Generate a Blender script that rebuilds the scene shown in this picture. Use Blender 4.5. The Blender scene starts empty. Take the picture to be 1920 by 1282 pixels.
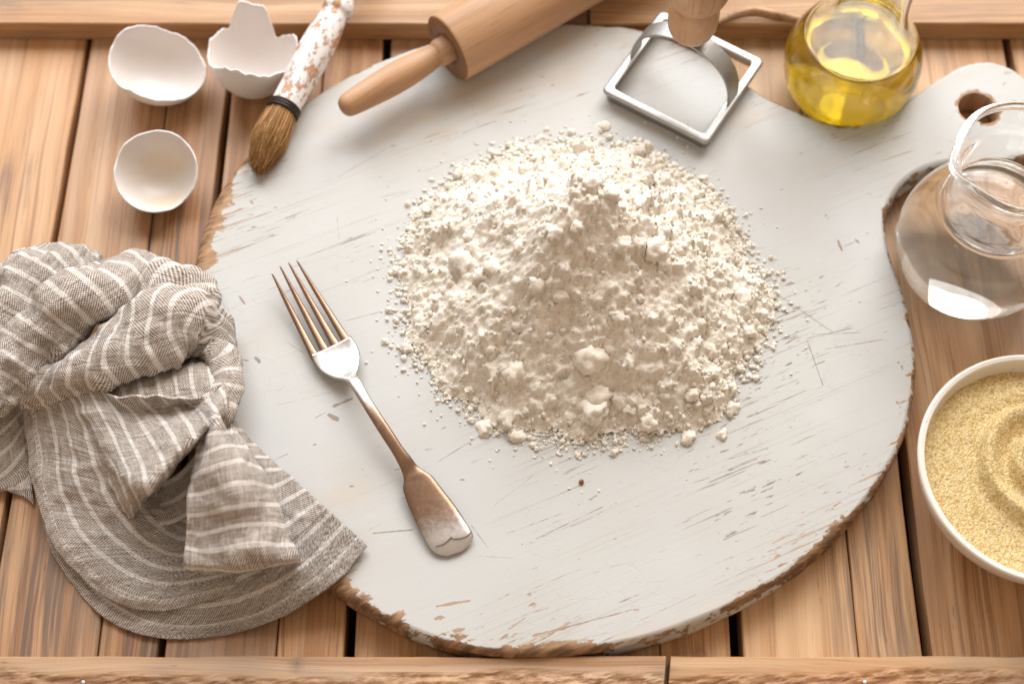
import bpy, bmesh, math, random
import numpy as np
from mathutils import Vector, Matrix, noise as mnoise
from mathutils.geometry import delaunay_2d_cdt

random.seed(7); RNG = np.random.default_rng(7)
SC = bpy.context.scene
COL = SC.collection

# ------------------------------------------------------------------ camera
FPX = 2800.0                      # focal length in photograph pixels (photo is 1920 wide)
TH = math.radians(63.3)           # pitch below the horizontal
DIST = 0.81
CAM = np.array([0.0, -DIST * math.cos(TH), DIST * math.sin(TH)])
FWD = np.array([0.0, math.cos(TH), -math.sin(TH)])
UPV = np.array([0.0, math.sin(TH), math.cos(TH)])
RGT = np.array([1.0, 0.0, 0.0])

def ray(px, py):
    return FWD + RGT * ((px - 960.0) / FPX) + UPV * ((641.0 - py) / FPX)

def W(px, py, z=0.0):
    """world point at height z that the photograph shows at (px, py)"""
    d = ray(px, py)
    return CAM + d * ((z - CAM[2]) / d[2])

cd = bpy.data.cameras.new("camera"); cam = bpy.data.objects.new("camera", cd); COL.objects.link(cam)
cd.sensor_width = 36.0; cd.lens = FPX / 1920.0 * 36.0
cd.clip_start = 0.02; cd.clip_end = 60.0
cam.location = CAM; cam.rotation_euler = (math.pi / 2 - TH, 0, 0)
cd.dof.use_dof = True
cd.dof.focus_distance = 0.762
cd.dof.aperture_fstop = 4.9
SC.camera = cam

# ------------------------------------------------------------------ world and window light
wd = bpy.data.worlds.new("World"); SC.world = wd; wd.use_nodes = True
bg = wd.node_tree.nodes["Background"]
bg.inputs[0].default_value = (0.39, 0.30, 0.225, 1); bg.inputs[1].default_value = 1.48

def window(name, loc, target, sx, sy, power, col):
    l = bpy.data.lights.new(name, 'AREA'); l.shape = 'RECTANGLE'; l.size = sx; l.size_y = sy
    l.energy = power; l.color = col
    o = bpy.data.objects.new(name, l); COL.objects.link(o)
    o.location = loc
    o.rotation_euler = (Vector(target) - Vector(loc)).to_track_quat('-Z', 'Y').to_euler()
    return o
window("window_pane_light", (0.74, 1.62, 1.53), (0.25, 0, 0.10), 1.20, 1.60, 60.0, (1.0, 0.975, 0.95))
window("window_pane_light", (-0.60, 1.62, 1.53), (-0.2, 0, 0.10), 1.20, 1.60, 47.0, (0.86, 0.93, 1.0))

vs = SC.view_settings
vs.view_transform = 'Standard'; vs.look = 'None'; vs.exposure = 0.0; vs.gamma = 1.0
SC.render.engine = 'CYCLES'
SC.cycles.max_bounces = 90; SC.cycles.transmission_bounces = 80; SC.cycles.diffuse_bounces = 6; SC.cycles.glossy_bounces = 80; SC.cycles.transparent_max_bounces = 16
SC.cycles.use_denoising = True; SC.cycles.sample_clamp_indirect = 0.0

# ------------------------------------------------------------------ helpers
def cr(pts, n):
    """Catmull-Rom through pts (k x d), n samples by uniform parameter"""
    P = np.asarray(pts, float); k = len(P)
    if k == 1: return np.repeat(P, n, 0)
    P = np.vstack([2 * P[0] - P[1], P, 2 * P[-1] - P[-2]])
    t = np.linspace(0, k - 1, n); i = np.minimum(t.astype(int), k - 2); f = (t - i)[:, None]
    a, b, c, d = P[i], P[i + 1], P[i + 2], P[i + 3]
    return 0.5 * (2 * b + (c - a) * f + (2 * a - 5 * b + 4 * c - d) * f**2 + (-a + 3 * b - 3 * c + d) * f**3)

def resample(pts, n):
    d = cr(pts, 160); s = np.r_[0, np.cumsum(np.linalg.norm(np.diff(d, axis=0), axis=1))]
    u = np.linspace(0, s[-1], n)
    return np.stack([np.interp(u, s, d[:, j]) for j in range(d.shape[1])], 1)

def hsh(ix, iy, iz, seed):
    h = (ix * 374761393 + iy * 668265263 + iz * 2147483647 + seed * 974634) & 0x7fffffff
    h = ((h ^ (h >> 13)) * 1274126177) & 0x7fffffff
    h = ((h ^ (h >> 16)) * 668265263) & 0x7fffffff
    return (h ^ (h >> 15)) / 0x7fffffff

def vnoise(p, seed=0):
    p = np.asarray(p, float); i = np.floor(p).astype(np.int64); f = p - i; f = f * f * (3 - 2 * f)
    r = 0
    for dx in (0, 1):
        for dy in (0, 1):
            for dz in (0, 1):
                w = (f[..., 0] if dx else 1 - f[..., 0]) * (f[..., 1] if dy else 1 - f[..., 1]) * (f[..., 2] if dz else 1 - f[..., 2])
                r = r + w * hsh(i[..., 0] + dx, i[..., 1] + dy, i[..., 2] + dz, seed)
    return r * 2 - 1

def fbm(p, octv=4, seed=0, gain=0.5):
    p = np.asarray(p, float); r = 0; a = 1
    for o in range(octv):
        r = r + a * vnoise(p, seed + o * 17); p = p * 2.03; a *= gain
    return r

def make(name, verts, faces, mats, parent=None, smooth=True, loc=None, uv=None, attrs=None, mi=None):
    me = bpy.data.meshes.new(name)
    V = np.asarray(verts, float)
    if loc is not None: V = V - np.asarray(loc, float)
    me.from_pydata(V.tolist(), [], [tuple(int(q) for q in f) for f in faces])
    for m in (mats if isinstance(mats, (list, tuple)) else [mats]): me.materials.append(m)
    if smooth: me.polygons.foreach_set("use_smooth", [True] * len(me.polygons))
    if mi is not None: me.polygons.foreach_set("material_index", [int(x) for x in mi])
    if uv is not None:
        l = me.uv_layers.new(name="UVMap")
        li = np.empty(len(me.loops), int); me.loops.foreach_get("vertex_index", li)
        l.data.foreach_set("uv", np.asarray(uv, float)[li].ravel())
    for k, v in (attrs or {}).items():
        a = me.attributes.new(k, 'FLOAT', 'POINT'); a.data.foreach_set("value", np.asarray(v, float))
    me.update()
    o = bpy.data.objects.new(name, me); COL.objects.link(o)
    if parent is not None: o.parent = parent
    if loc is not None: o.location = loc
    return o

def fixn(o):
    bm = bmesh.new(); bm.from_mesh(o.data); bmesh.ops.recalc_face_normals(bm, faces=bm.faces); bm.to_mesh(o.data); bm.free()
    return o

def tag(o, label=None, cat=None, group=None, kind=None):
    if label: o["label"] = label
    if cat: o["category"] = cat
    if group: o["group"] = group
    if kind: o["kind"] = kind
    return o

def empty(name, loc):
    o = bpy.data.objects.new(name, None); COL.objects.link(o); o.location = loc; o.empty_display_size = 0.02
    return o

def place(o, parent):
    """parent o to an empty keeping its world place"""
    o.parent = parent
    o.location = Vector(o.location) - Vector(parent.location)
    return o

def grid_faces(n, m, closed_m=False, off=0):
    F = []
    for i in range(n - 1):
        for j in range(m if closed_m else m - 1):
            j2 = (j + 1) % m
            F.append((off + i * m + j, off + i * m + j2, off + (i + 1) * m + j2, off + (i + 1) * m + j))
    return F

def lathe(prof, seg=64, cap0=True, cap1=True):
    P = np.asarray(prof, float); a = np.linspace(0, 2 * np.pi, seg, endpoint=False)
    V = np.stack([P[:, 0][:, None] * np.cos(a), P[:, 0][:, None] * np.sin(a), np.repeat(P[:, 1][:, None], seg, 1)], -1).reshape(-1, 3)
    F = grid_faces(len(P), seg, True)
    if cap0: F.append(tuple(range(seg))[::-1])
    if cap1: F.append(tuple((len(P) - 1) * seg + k for k in range(seg)))
    return V, F

def frame_from(axis, ref=(0, 0, 1)):
    a = np.asarray(axis, float); a = a / np.linalg.norm(a)
    r = np.asarray(ref, float)
    if abs(a @ r) > .97: r = np.array([1.0, 0, 0])
    x = np.cross(r, a); x /= np.linalg.norm(x); y = np.cross(a, x)
    return x, y, a

def oriented(V, origin, axis, ref=(0, 0, 1)):
    x, y, a = frame_from(axis, ref)
    return np.asarray(origin) + V[:, :1] * x + V[:, 1:2] * y + V[:, 2:3] * a

# ------------------------------------------------------------------ node helpers
class NT:
    def __init__(s, name):
        s.m = bpy.data.materials.new(name); s.m.use_nodes = True; s.t = s.m.node_tree; s.n = s.t.nodes
        s.b = s.n["Principled BSDF"]; s.out = s.n["Material Output"]
    def lk(s, a, b): s.t.links.new(a, b)
    def node(s, ty, **kw):
        x = s.n.new(ty)
        for k, v in kw.items(): setattr(x, k, v)
        return x
    def setin(s, sock, v):
        if isinstance(v, bpy.types.NodeSocket): s.lk(v, sock)
        else: sock.default_value = v
    def math(s, op, a, b=0.0, c=0.0, clamp=False):
        x = s.node("ShaderNodeMath", operation=op, use_clamp=clamp)
        s.setin(x.inputs[0], a); s.setin(x.inputs[1], b); s.setin(x.inputs[2], c); return x.outputs[0]
    def vm(s, op, a, b=None, sc=None):
        x = s.node("ShaderNodeVectorMath", operation=op)
        s.setin(x.inputs[0], a)
        if b is not None: s.setin(x.inputs[1], b)
        if sc is not None: s.setin(x.inputs[3], sc)
        return x.outputs["Value"] if op in ('DOT_PRODUCT', 'LENGTH', 'DISTANCE') else x.outputs[0]
    def coord(s, which="Object"): return s.node("ShaderNodeTexCoord").outputs[which]
    def mapping(s, v, scale=(1, 1, 1), rot=(0, 0, 0), loc=(0, 0, 0)):
        x = s.node("ShaderNodeMapping"); s.lk(v, x.inputs[0])
        x.inputs[1].default_value = loc; x.inputs[2].default_value = rot; x.inputs[3].default_value = scale; return x.outputs[0]
    def noise(s, v, scale=1.0, detail=4, rough=0.55, dist=0.0):
        x = s.node("ShaderNodeTexNoise"); s.lk(v, x.inputs["Vector"]); x.inputs["Scale"].default_value = scale
        x.inputs["Detail"].default_value = detail; x.inputs["Roughness"].default_value = rough; x.inputs["Distortion"].default_value = dist
        return x.outputs[0]
    def ramp(s, f, stops):
        x = s.node("ShaderNodeValToRGB"); s.lk(f, x.inputs[0]); e = x.color_ramp.elements
        while len(e) < len(stops): e.new(0.5)
        for q, (p, c) in zip(e, stops): q.position = p; q.color = (c, c, c, 1) if isinstance(c, (int, float)) else (*c, 1)
        return x.outputs[0]
    def step(s, f, a, b):
        x = s.node("ShaderNodeMapRange", interpolation_type='SMOOTHSTEP'); s.setin(x.inputs[0], f)
        x.inputs[1].default_value = a; x.inputs[2].default_value = b; return x.outputs[0]
    def mix(s, f, a, b, mode='MIX'):
        x = s.node("ShaderNodeMix", data_type='RGBA', blend_type=mode)
        s.setin(x.inputs[0], f)
        for sock, v in ((x.inputs[6], a), (x.inputs[7], b)):
            s.setin(sock, v if isinstance(v, bpy.types.NodeSocket) else (*v, 1))
        return x.outputs[2]
    def attr(s, name): return s.node("ShaderNodeAttribute", attribute_name=name)
    def bump(s, h, strength=0.3, dist=0.001, normal=None):
        x = s.node("ShaderNodeBump"); x.inputs["Strength"].default_value = strength; x.inputs["Distance"].default_value = dist
        s.lk(h, x.inputs["Height"])
        if normal is not None: s.lk(normal, x.inputs["Normal"])
        return x.outputs[0]
    def fin(s, color=None, rough=None, normal=None, **kw):
        if color is not None: s.setin(s.b.inputs["Base Color"], color if isinstance(color, bpy.types.NodeSocket) else (*color, 1))
        if rough is not None: s.setin(s.b.inputs["Roughness"], rough)
        if normal is not None: s.lk(normal, s.b.inputs["Normal"])
        for k, v in kw.items(): s.setin(s.b.inputs[k.replace("_", " ")], v)
        return s.m

# ------------------------------------------------------------------ materials
def mat_raw_wood(name, rough_sawn=False):
    m = NT(name)
    oi = m.node("ShaderNodeObjectInfo")
    off = m.vm('SCALE', (7.3, 3.1, 5.7), sc=m.math('MULTIPLY', oi.outputs["Random"], 9.0))
    p = m.vm('ADD', m.coord(), off)
    warp = m.noise(m.mapping(p, (14, 4, 14)), 1, 2)
    pw = m.vm('ADD', p, m.vm('SCALE', (0.02, 0, 0), sc=m.math('SUBTRACT', warp, 0.5)))
    rings = m.noise(m.mapping(pw, (110, 1.6, 110)), 1, 3, 0.5)
    fibre = m.noise(m.mapping(pw, (700, 14, 700)), 1, 5, 0.65)
    broad = m.noise(m.mapping(p, (16, 7, 16)), 1, 3)
    pores = m.noise(m.mapping(p, (520, 60, 520)), 1, 2, 0.5)
    f = m.math('ADD', m.math('MULTIPLY', rings, 0.62), m.math('MULTIPLY', fibre, 0.38))
    c = m.ramp(f, [(0.26, (0.225, 0.108, 0.044)), (0.44, (0.395, 0.220, 0.102)), (0.56, (0.495, 0.310, 0.165)), (0.74, (0.58, 0.40, 0.245))])
    kv = m.node("ShaderNodeTexVoronoi"); m.lk(m.mapping(pw, (13, 4.2, 0)), kv.inputs["Vector"]); kv.inputs["Scale"].default_value = 1
    ksep = m.node("ShaderNodeSeparateColor"); m.lk(kv.outputs["Color"], ksep.inputs[0])
    ksel = m.step(ksep.outputs[0], 0.62, 0.64)
    kd = m.math('ADD', kv.outputs["Distance"], m.math('MULTIPLY', m.math('SUBTRACT', warp, 0.5), 0.10))
    kn = m.math('MULTIPLY', m.step(kd, 0.115, 0.07), ksel)
    lines = m.step(m.noise(m.mapping(pw, (420, 4, 420)), 1, 4, 0.6), 0.55, 0.615)
    c = m.mix(m.math('MULTIPLY', lines, 0.55), c, (0.22, 0.105, 0.045))
    streak = m.step(m.noise(m.mapping(pw, (1000, 22, 1000)), 1, 3, 0.7), 0.59, 0.66)
    c = m.mix(m.math('MULTIPLY', streak, 0.5), c, (0.17, 0.085, 0.04))
    pale = m.step(m.noise(m.mapping(pw, (60, 2.2, 60)), 1, 2), 0.52, 0.64)
    c = m.mix(m.math('MULTIPLY', pale, 0.35), c, (0.60, 0.44, 0.29))
    grey = m.step(m.math('ADD', broad, m.math('MULTIPLY', m.math('SUBTRACT', fibre, 0.5), 0.25)), 0.52, 0.70)
    c = m.mix(m.math('MULTIPLY', grey, 0.62), c, (0.235, 0.165, 0.12))
    c = m.mix(m.math('MULTIPLY', kn, 0.8), c, m.mix(m.step(m.math('FRACT', m.math('MULTIPLY', kd, 45.0)), 0.3, 0.7), (0.15, 0.075, 0.035), (0.27, 0.14, 0.065)))
    warm = m.step(m.noise(m.mapping(p, (30, 5, 30)), 1, 2), 0.56, 0.75)
    c = m.mix(m.math('MULTIPLY', warm, 0.45), c, (0.50, 0.245, 0.095))
    spots = m.math('MULTIPLY', m.step(pores, 0.70, 0.78), m.step(broad, 0.42, 0.6))
    c = m.mix(m.math('MULTIPLY', spots, 0.8), c, (0.13, 0.075, 0.045))
    dk = m.step(m.noise(m.mapping(pw, (160, 3.5, 160)), 1, 2), 0.68, 0.74)
    at = m.attr("stain").outputs["Fac"]
    c = m.mix(m.math('MULTIPLY', dk, 0.5), c, (0.20, 0.10, 0.05))
    st = m.math('MULTIPLY', at, m.step(m.noise(m.mapping(pw, (230, 6, 230)), 1, 4, 0.7), 0.42, 0.60))
    c = m.mix(m.math('MULTIPLY', st, 0.85), c, (0.11, 0.075, 0.055))
    c = m.mix(1.0, c, oi.outputs["Color"], 'MULTIPLY')
    h = m.math('ADD', m.math('MULTIPLY', fibre, 0.6), m.math('MULTIPLY', rings, 0.6))
    if rough_sawn:
        rs = m.noise(m.mapping(p, (300, 120, 300)), 1, 5, 0.7)
        ra = m.attr("sawn").outputs["Fac"]
        h = m.math('ADD', h, m.math('MULTIPLY', m.math('MULTIPLY', rs, ra), 2.5))
        c = m.mix(m.math('MULTIPLY', m.step(rs, 0.60, 0.40), m.math('MULTIPLY', ra, 0.75)), c, (0.27, 0.12, 0.05))
    return m.fin(c, m.math('ADD', 0.40, m.math('MULTIPLY', fibre, 0.25)), m.bump(h, 0.5, 0.0010), Specular_IOR_Level=0.5)

def mat_turned_wood(name, c0=(0.60, 0.37, 0.20), c1=(0.50, 0.275, 0.125), rough=0.45, dust=0.0):
    m = NT(name); p = m.coord()
    r = m.noise(m.mapping(p, (90, 90, 5)), 1, 3); f = m.noise(m.mapping(p, (600, 600, 30)), 1, 4, 0.7)
    c = m.mix(m.step(r, 0.35, 0.68), c0, c1)
    c = m.mix(m.math('MULTIPLY', m.step(f, 0.5, 0.68), 0.55), c, (0.33, 0.16, 0.065))
    if dust:
        d = m.step(m.noise(m.mapping(p, (60, 60, 40)), 1, 5, 0.65), 0.50, 0.72)
        c = m.mix(m.math('MULTIPLY', d, dust), c, (0.78, 0.70, 0.62))
    return m.fin(c, rough, m.bump(f, 0.2, 0.0006), Specular_IOR_Level=0.4)

def mat_simple(name, col, rough=0.5, **kw):
    return NT(name).fin(col, rough, **kw)

M_PLANK = mat_raw_wood("raw_pine"); M_CROSS = mat_raw_wood("sawn_pine", True)
M_PIN = mat_turned_wood("turned_beech", (0.50, 0.30, 0.17), (0.39, 0.215, 0.11), 0.48)
M_PINEND = mat_turned_wood("turned_end_grain", (0.25, 0.13, 0.065), (0.20, 0.10, 0.05), 0.6)
M_KNOB = mat_turned_wood("knob_wood", (0.52, 0.315, 0.185), (0.44, 0.25, 0.135), 0.5, 0.25)
M_DARK = mat_simple("dark_floor", (0.012, 0.010, 0.009), 0.9)

# painted board material: white paint over brown wood, chips run with the grain
GRAIN_ANG = math.radians(24)
def mat_paint():
    m = NT("chipped_white_paint"); p = m.coord()
    g = m.mapping(p, rot=(0, 0, -GRAIN_ANG))
    def gs(a, b): return m.mapping(g, (a, b, 30))
    wear = m.attr("wear").outputs["Fac"]; edge = m.attr("edge").outputs["Fac"]; side = m.attr("side").outputs["Fac"]
    low = m.noise(p, 11, 2); mid = m.noise(p, 45, 4)
    n1 = m.noise(gs(80, 480), 1, 4, 0.65); n2 = m.noise(gs(22, 760), 1, 4, 0.6); n3 = m.noise(m.mapping(p, (150, 190, 150)), 1, 5, 0.65)
    en = m.step(edge, 0.035, 0.0)
    base = m.math('MULTIPLY', m.math('SUBTRACT', low, 0.5), 0.42)
    t1 = m.math('ADD', m.math('ADD', n1, base), m.math('MULTIPLY', en, 0.065))
    t2 = m.math('ADD', m.math('ADD', n2, base), m.math('MULTIPLY', en, 0.05))
    ch = m.math('MAXIMUM', m.math('MULTIPLY', m.step(t1, 0.703, 0.735), 0.9), m.math('MULTIPLY', m.step(t2, 0.690, 0.73), 0.7))
    # rubbed patches near the rim and where the wear map says so
    we = m.math('ADD', wear, m.math('MULTIPLY', m.step(edge, 0.007, 0.0), m.math('ADD', 0.16, m.math('MULTIPLY', m.step(low, 0.42, 0.62), 0.36))))
    we = m.math('ADD', we, m.math('MULTIPLY', side, 0.30))
    wn = m.math('ADD', we, m.math('MULTIPLY', m.math('SUBTRACT', m.math('ADD', m.math('MULTIPLY', n3, 0.6), m.math('MULTIPLY', n1, 0.4)), 0.5), 1.5))
    ch = m.math('MAXIMUM', ch, m.step(wn, 0.50, 0.56))
    # marks that can be made out one by one
    mk = m.math('ADD', m.attr("mark").outputs["Fac"], m.math('MULTIPLY', m.math('SUBTRACT', n3, 0.5), 1.1))
    ch = m.math('MAXIMUM', ch, m.math('MULTIPLY', m.step(mk, 0.55, 0.72), 0.8))
    wood = m.mix(m.step(m.noise(gs(14, 300), 1, 4), 0.35, 0.65), (0.30, 0.175, 0.095), (0.47, 0.30, 0.18))
    wood = m.mix(m.step(edge, 0.0045, 0.0015), wood, m.mix(m.step(n1, 0.4, 0.6), (0.15, 0.085, 0.045), (0.33, 0.19, 0.10)))
    chipc = m.mix(m.step(m.math('ADD', en, m.math('MULTIPLY', wear, 1.2)), 0.05, 0.5), (0.25, 0.19, 0.15), wood)
    tint = m.mix(m.step(low, 0.35, 0.68), (0.495, 0.497, 0.486), (0.475, 0.474, 0.450))
    stain = m.attr("tan").outputs["Fac"]
    sn = m.math('MULTIPLY', stain, m.step(m.math('ADD', m.math('MULTIPLY', m.noise(gs(20, 110), 1, 4), 0.6), m.math('MULTIPLY', mid, 0.4)), 0.38, 0.62))
    tint = m.mix(m.math('MULTIPLY', sn, 0.75), tint, (0.50, 0.39, 0.28))
    vor = m.node("ShaderNodeTexVoronoi", feature='DISTANCE_TO_EDGE'); m.lk(m.mapping(m.vm('ADD', g, m.vm('SCALE', (1, 1, 0), sc=m.math('MULTIPLY', n3, 0.006))), (55, 105, 1)), vor.inputs["Vector"]); vor.inputs["Scale"].default_value = 1
    crk = m.math('MULTIPLY', m.step(vor.outputs["Distance"], 0.022, 0.006), m.step(m.noise(p, 18, 2), 0.54, 0.66))
    fine = m.step(m.noise(gs(9, 900), 1, 3, 0.5), 0.60, 0.70)
    tint = m.mix(m.math('MULTIPLY', crk, 0.07), tint, (0.34, 0.29, 0.24))
    tint = m.mix(m.math('MULTIPLY', fine, m.math('MULTIPLY', m.step(low, 0.34, 0.6), 0.5)), tint, (0.36, 0.32, 0.28))
    c = m.mix(ch, tint, chipc)
    h = m.math('SUBTRACT', m.math('ADD', m.math('MULTIPLY', n2, 0.25), m.math('MULTIPLY', mid, 0.3)), m.math('ADD', m.math('MULTIPLY', ch, 0.9), m.math('MULTIPLY', crk, 0.2)))
    rough = m.math('ADD', m.math('MULTIPLY', ch, 0.25), m.math('ADD', 0.46, m.math('MULTIPLY', mid, 0.15)))
    return m.fin(c, rough, m.bump(h, 0.45, 0.0006), Specular_IOR_Level=0.35)

# ------------------------------------------------------------------ dark floor far below the pallet
tag(make("floor", [(-3, -3, -0.10), (3, -3, -0.10), (3, 3, -0.10), (-3, 3, -0.10)], [(0, 1, 2, 3)], M_DARK, smooth=False), kind="structure")

# ------------------------------------------------------------------ pallet
pallet = tag(empty("wooden_pallet", (0, 0, 0)), "weathered pale pine pallet of long planks with raised cross boards, everything stands on it", "pallet")
Y0, Y1 = -0.42, 0.62
def gapx(pa, pb, y):
    """x on the pallet of the gap that passes (pa at row 105) and (pb at row 1180)"""
    A, B = W(pa, 105), W(pb, 1180); t = (y - B[1]) / (A[1] - B[1]); return B[0] + (A[0] - B[0]) * t
#  gaps: x at row 105, x at row 1180, half width in metres
GAPS = [(-420, -690, .002), (-130, -356, .0018), (161, -28, .0017), (323, 188, .00035), (437, 307, .0019), (609, 521, .0003), (724, 657, .0026),
        (1016, 1015, .002), (1190, 1236, .0003), (1308, 1379, .0032), (1493, 1606, .00035), (1600, 1733, .0026), (1893, 2094, .0022), (2190, 2450, .002)]
TONES = [(1, 1, 1), (1.10, 1.06, 1.05), (.98, .94, .96), (.86, .80, .78), (.97, .93, .92), (1.02, .93, .84), (1.08, 1.04, 1.0), (1, 1, 1), (1.06, 1.0, .92), (1.14, 1.10, 1.02), (1.06, 1.0, .94), (1.10, 1.05, 1.02), (1.08, 1.05, 1.02)]
NY = 60
for i in range(len(GAPS) - 1):
    a, b = GAPS[i], GAPS[i + 1]
    ys = np.linspace(Y0, Y1, NY)
    xl = np.array([gapx(a[0], a[1], y) + a[2] for y in ys]); xr = np.array([gapx(b[0], b[1], y) - b[2] for y in ys])
    jl = .0005 if a[2] > .001 else .00012; jr = .0005 if b[2] > .001 else .00012
    xl += jl * fbm(np.stack([ys * 22, ys * 0 + i * 3.1, ys * 0], 1), 3, 5); xr += jr * fbm(np.stack([ys * 22, ys * 0 + i * 3.1 + 1, ys * 0], 1), 3, 6)
    bev = .0007; th = .017; dz = random.uniform(-.0006, .0004)
    fr = np.linspace(0, 1, 9)
    V = []; stain = []
    for k in range(NY):
        ring = [(xl[k], -th)] + [(xl[k], -bev)] + [(xl[k] + bev + (xr[k] - xl[k] - 2 * bev) * f, 0.0004 * math.sin(f * math.pi)) for f in fr] + [(xr[k], -bev), (xr[k], -th)]
        for x, z in ring:
            V.append((x, ys[k], z + dz))
            s = 0.0
            for (px, py, r) in ((330, 480, .030), (280, 520, .022), (60, 1150, .04), (270, 1180, .03), (20, 340, .012), (1640, 1100, .03)):
                q = W(px, py); s = max(s, 1 - (abs(x - q[0]) / r) ** 2 - (abs(ys[k] - q[1]) / (r * 2.2)) ** 2)
            stain.append(max(0.0, s))
    m = 13; F = grid_faces(NY, m, True)
    F += [tuple(range(m)), tuple((NY - 1) * m + q for q in range(m))[::-1]]
    o = make("plank", V, F, M_PLANK, pallet, loc=((xl[0] + xr[0]) / 2, 0, 0), attrs={"stain": stain}, smooth=False)
    fixn(o); o.color = (*TONES[i], 1)

# cross boards (their length runs along x; built along local y and turned)
CZ = .0150
def cross_board(x0, x1, ya, yb, sawn_from, tone, skew0=0.0, skew1=0.0):
    """local y = world -x direction length; local x = world y"""
    L = x1 - x0; nx = max(20, int(L / (.0025 if sawn_from else .005))); wy = yb - ya; ny = 72 if sawn_from else 16
    xs = np.linspace(x0, x1, nx); V = []; sawn = []
    for i, x in enumerate(xs):
        u = (x - x0) / L
        def P(y, z):
            sk = skew0 * (1 - u) + skew1 * u
            return (x + sk * (y - ya), y, z)
        e0 = .0005 * float(fbm(np.array([x * 30, 1.3, ya * 9]), 3, 3)); e1 = .0005 * float(fbm(np.array([x * 30, 4.3, yb * 9]), 3, 4))
        row = [P(ya + e0, .0006), P(ya + e0, CZ - .0008)]; sw = [0, 0]
        for j in range(ny):
            f = j / (ny - 1); y = ya + e0 + .0007 + (yb + e1 - ya - e0 - .0014) * f
            z = CZ; s = 0
            if sawn_from is not None:
                d = (yb - y) - sawn_from - .004 * float(fbm(np.array([x * 14, 2.2, 0.0]), 3, 9))
                s = min(1, max(0, d / .0025))
                z -= s * (.0010 + .0009 * float(fbm(np.array([x * 150 + y * 40, y * 430, 0.0]), 3, 21)))
            row.append(P(y, z)); sw.append(s)
        row += [P(yb + e1, CZ - .0008), P(yb + e1, .0006)]; sw += [0, 0]
        V += row; sawn += sw
    m = ny + 4; F = grid_faces(nx, m, True); F += [tuple(range(m)), tuple((nx - 1) * m + q for q in range(m))[::-1]]
    V = np.array(V); c = np.array([(x0 + x1) / 2, (ya + yb) / 2, 0]); stn = np.zeros(len(V))
    for px, py, rx_, ry_, k in ((105, 2, 12, 5, 1), (352, 2, 10, 4, 1), (28, 22, 9, 4, .8), (10, 2, 10, 3, .9), (1238, 1256, 7, 4, .8), (160, 1274, 11, 3, 1), (556, 1243, 3, 5, .8), (1640, 12, 40, 6, .5), (1800, 20, 40, 6, .5), (1622, 1276, 12, 3, .9)):
        q = W(px, py, CZ); stn = np.maximum(stn, k * np.exp(-((V[:, 0] - q[0]) / (rx_ * .001)) ** 2 - ((V[:, 1] - q[1]) / (ry_ * .001)) ** 2))
    Lc = V - c; Lc = np.stack([Lc[:, 1], -Lc[:, 0], Lc[:, 2]], 1)       # world = rotz(+90) local
    o = make("cross_board", Lc, F, M_CROSS, pallet, attrs={"sawn": sawn, "stain": stn}, smooth=False)
    o.location = c; o.rotation_euler = (0, 0, math.pi / 2); fixn(o); o.color = (*tone, 1)
    return o
yt = W(960, 45, CZ)[1]; yb_ = W(960, 1230, CZ)[1]
xj = W(1103, 30, CZ)[0]; xj2 = W(1217, 1255, CZ)[0]
cross_board(-.62, xj - .0012, yt, yt + .085, None, (1.0, .98, .97))
cross_board(xj + .0012, .62, yt, yt + .085, None, (1.05, 1.03, 1.0))
cross_board(-.50, xj2 - .0012, yb_ - .08, yb_, .0052, (.98, .96, .97), 0, .12)
cross_board(xj2 + .0012, .50, yb_ - .08, yb_, .0075, (1.0, .98, .98), .12, 0)
# nail heads
M_NAIL = mat_simple("nail_steel", (0.42, 0.40, 0.38), 0.4, Metallic=0.9)
for px, py in ((155, 1279), (1622, 1279)):
    V, F = lathe([(.0001, .0003), (.0009, .0003), (.0013, .0), (.0013, -.002)], 14, False, False)
    p = W(px, py, CZ); make("nail", V, F, M_NAIL, pallet).location = p
# raised splinter that curls off the front edge of the right back cross board
sp = [(1338, 42, 16), (1372, 24, 19), (1412, 13, 21), (1455, 20, 20), (1500, 30, 17)]
sp2 = [(1340, 50, 15.5), (1375, 36, 17), (1415, 30, 17), (1458, 38, 16), (1502, 42, 15.5)]
A = resample([W(x, y, z * .001) for x, y, z in sp], 24); B = resample([W(x, y, z * .001) for x, y, z in sp2], 24)
V = np.concatenate([A, (A + B) / 2 + np.array([0, 0, .0012]), B, B - np.array([0, 0, .001]), A - np.array([0, 0, .001])]).reshape(5, 24, 3).transpose(1, 0, 2).reshape(-1, 3)
o = make("splinter", V, grid_faces(24, 5, True), M_CROSS, pallet, loc=V.mean(0)); o.color = (1.1, 1.06, 1.0, 1); fixn(o)

# ------------------------------------------------------------------ cutting board
ZB = .0200                                       # its top
OUT_PX = [(1095, 47), (1200, 58), (1300, 95), (1370, 140), (1420, 176), (1478, 204), (1530, 226), (1580, 236), (1640, 222), (1700, 192), (1760, 152),
          (1805, 127), (1850, 118), (1895, 130), (1935, 165), (1960, 215), (1955, 262), (1915, 292), (1850, 300), (1790, 300), (1735, 312), (1690, 340), (1662, 385), (1655, 435), (1668, 490), (1690, 555),
          (1706, 620), (1712, 680), (1707, 745), (1690, 815), (1655, 885), (1605, 952), (1540, 1020), (1460, 1080), (1370, 1130), (1270, 1172), (1160, 1202), (1050, 1217),
          (950, 1218), (850, 1203), (760, 1170), (680, 1128), (610, 1080), (540, 1012), (480, 935), (430, 850), (393, 760), (372, 670), (364, 580), (370, 500), (388, 425), (420, 355),
          (470, 290), (540, 222), (620, 165), (720, 115), (830, 78), (960, 53)]
outl = np.array([W(x, y, ZB)[:2] for x, y in OUT_PX])
outl = resample(np.vstack([outl, outl[:1]]), 421)[:-1]
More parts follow.
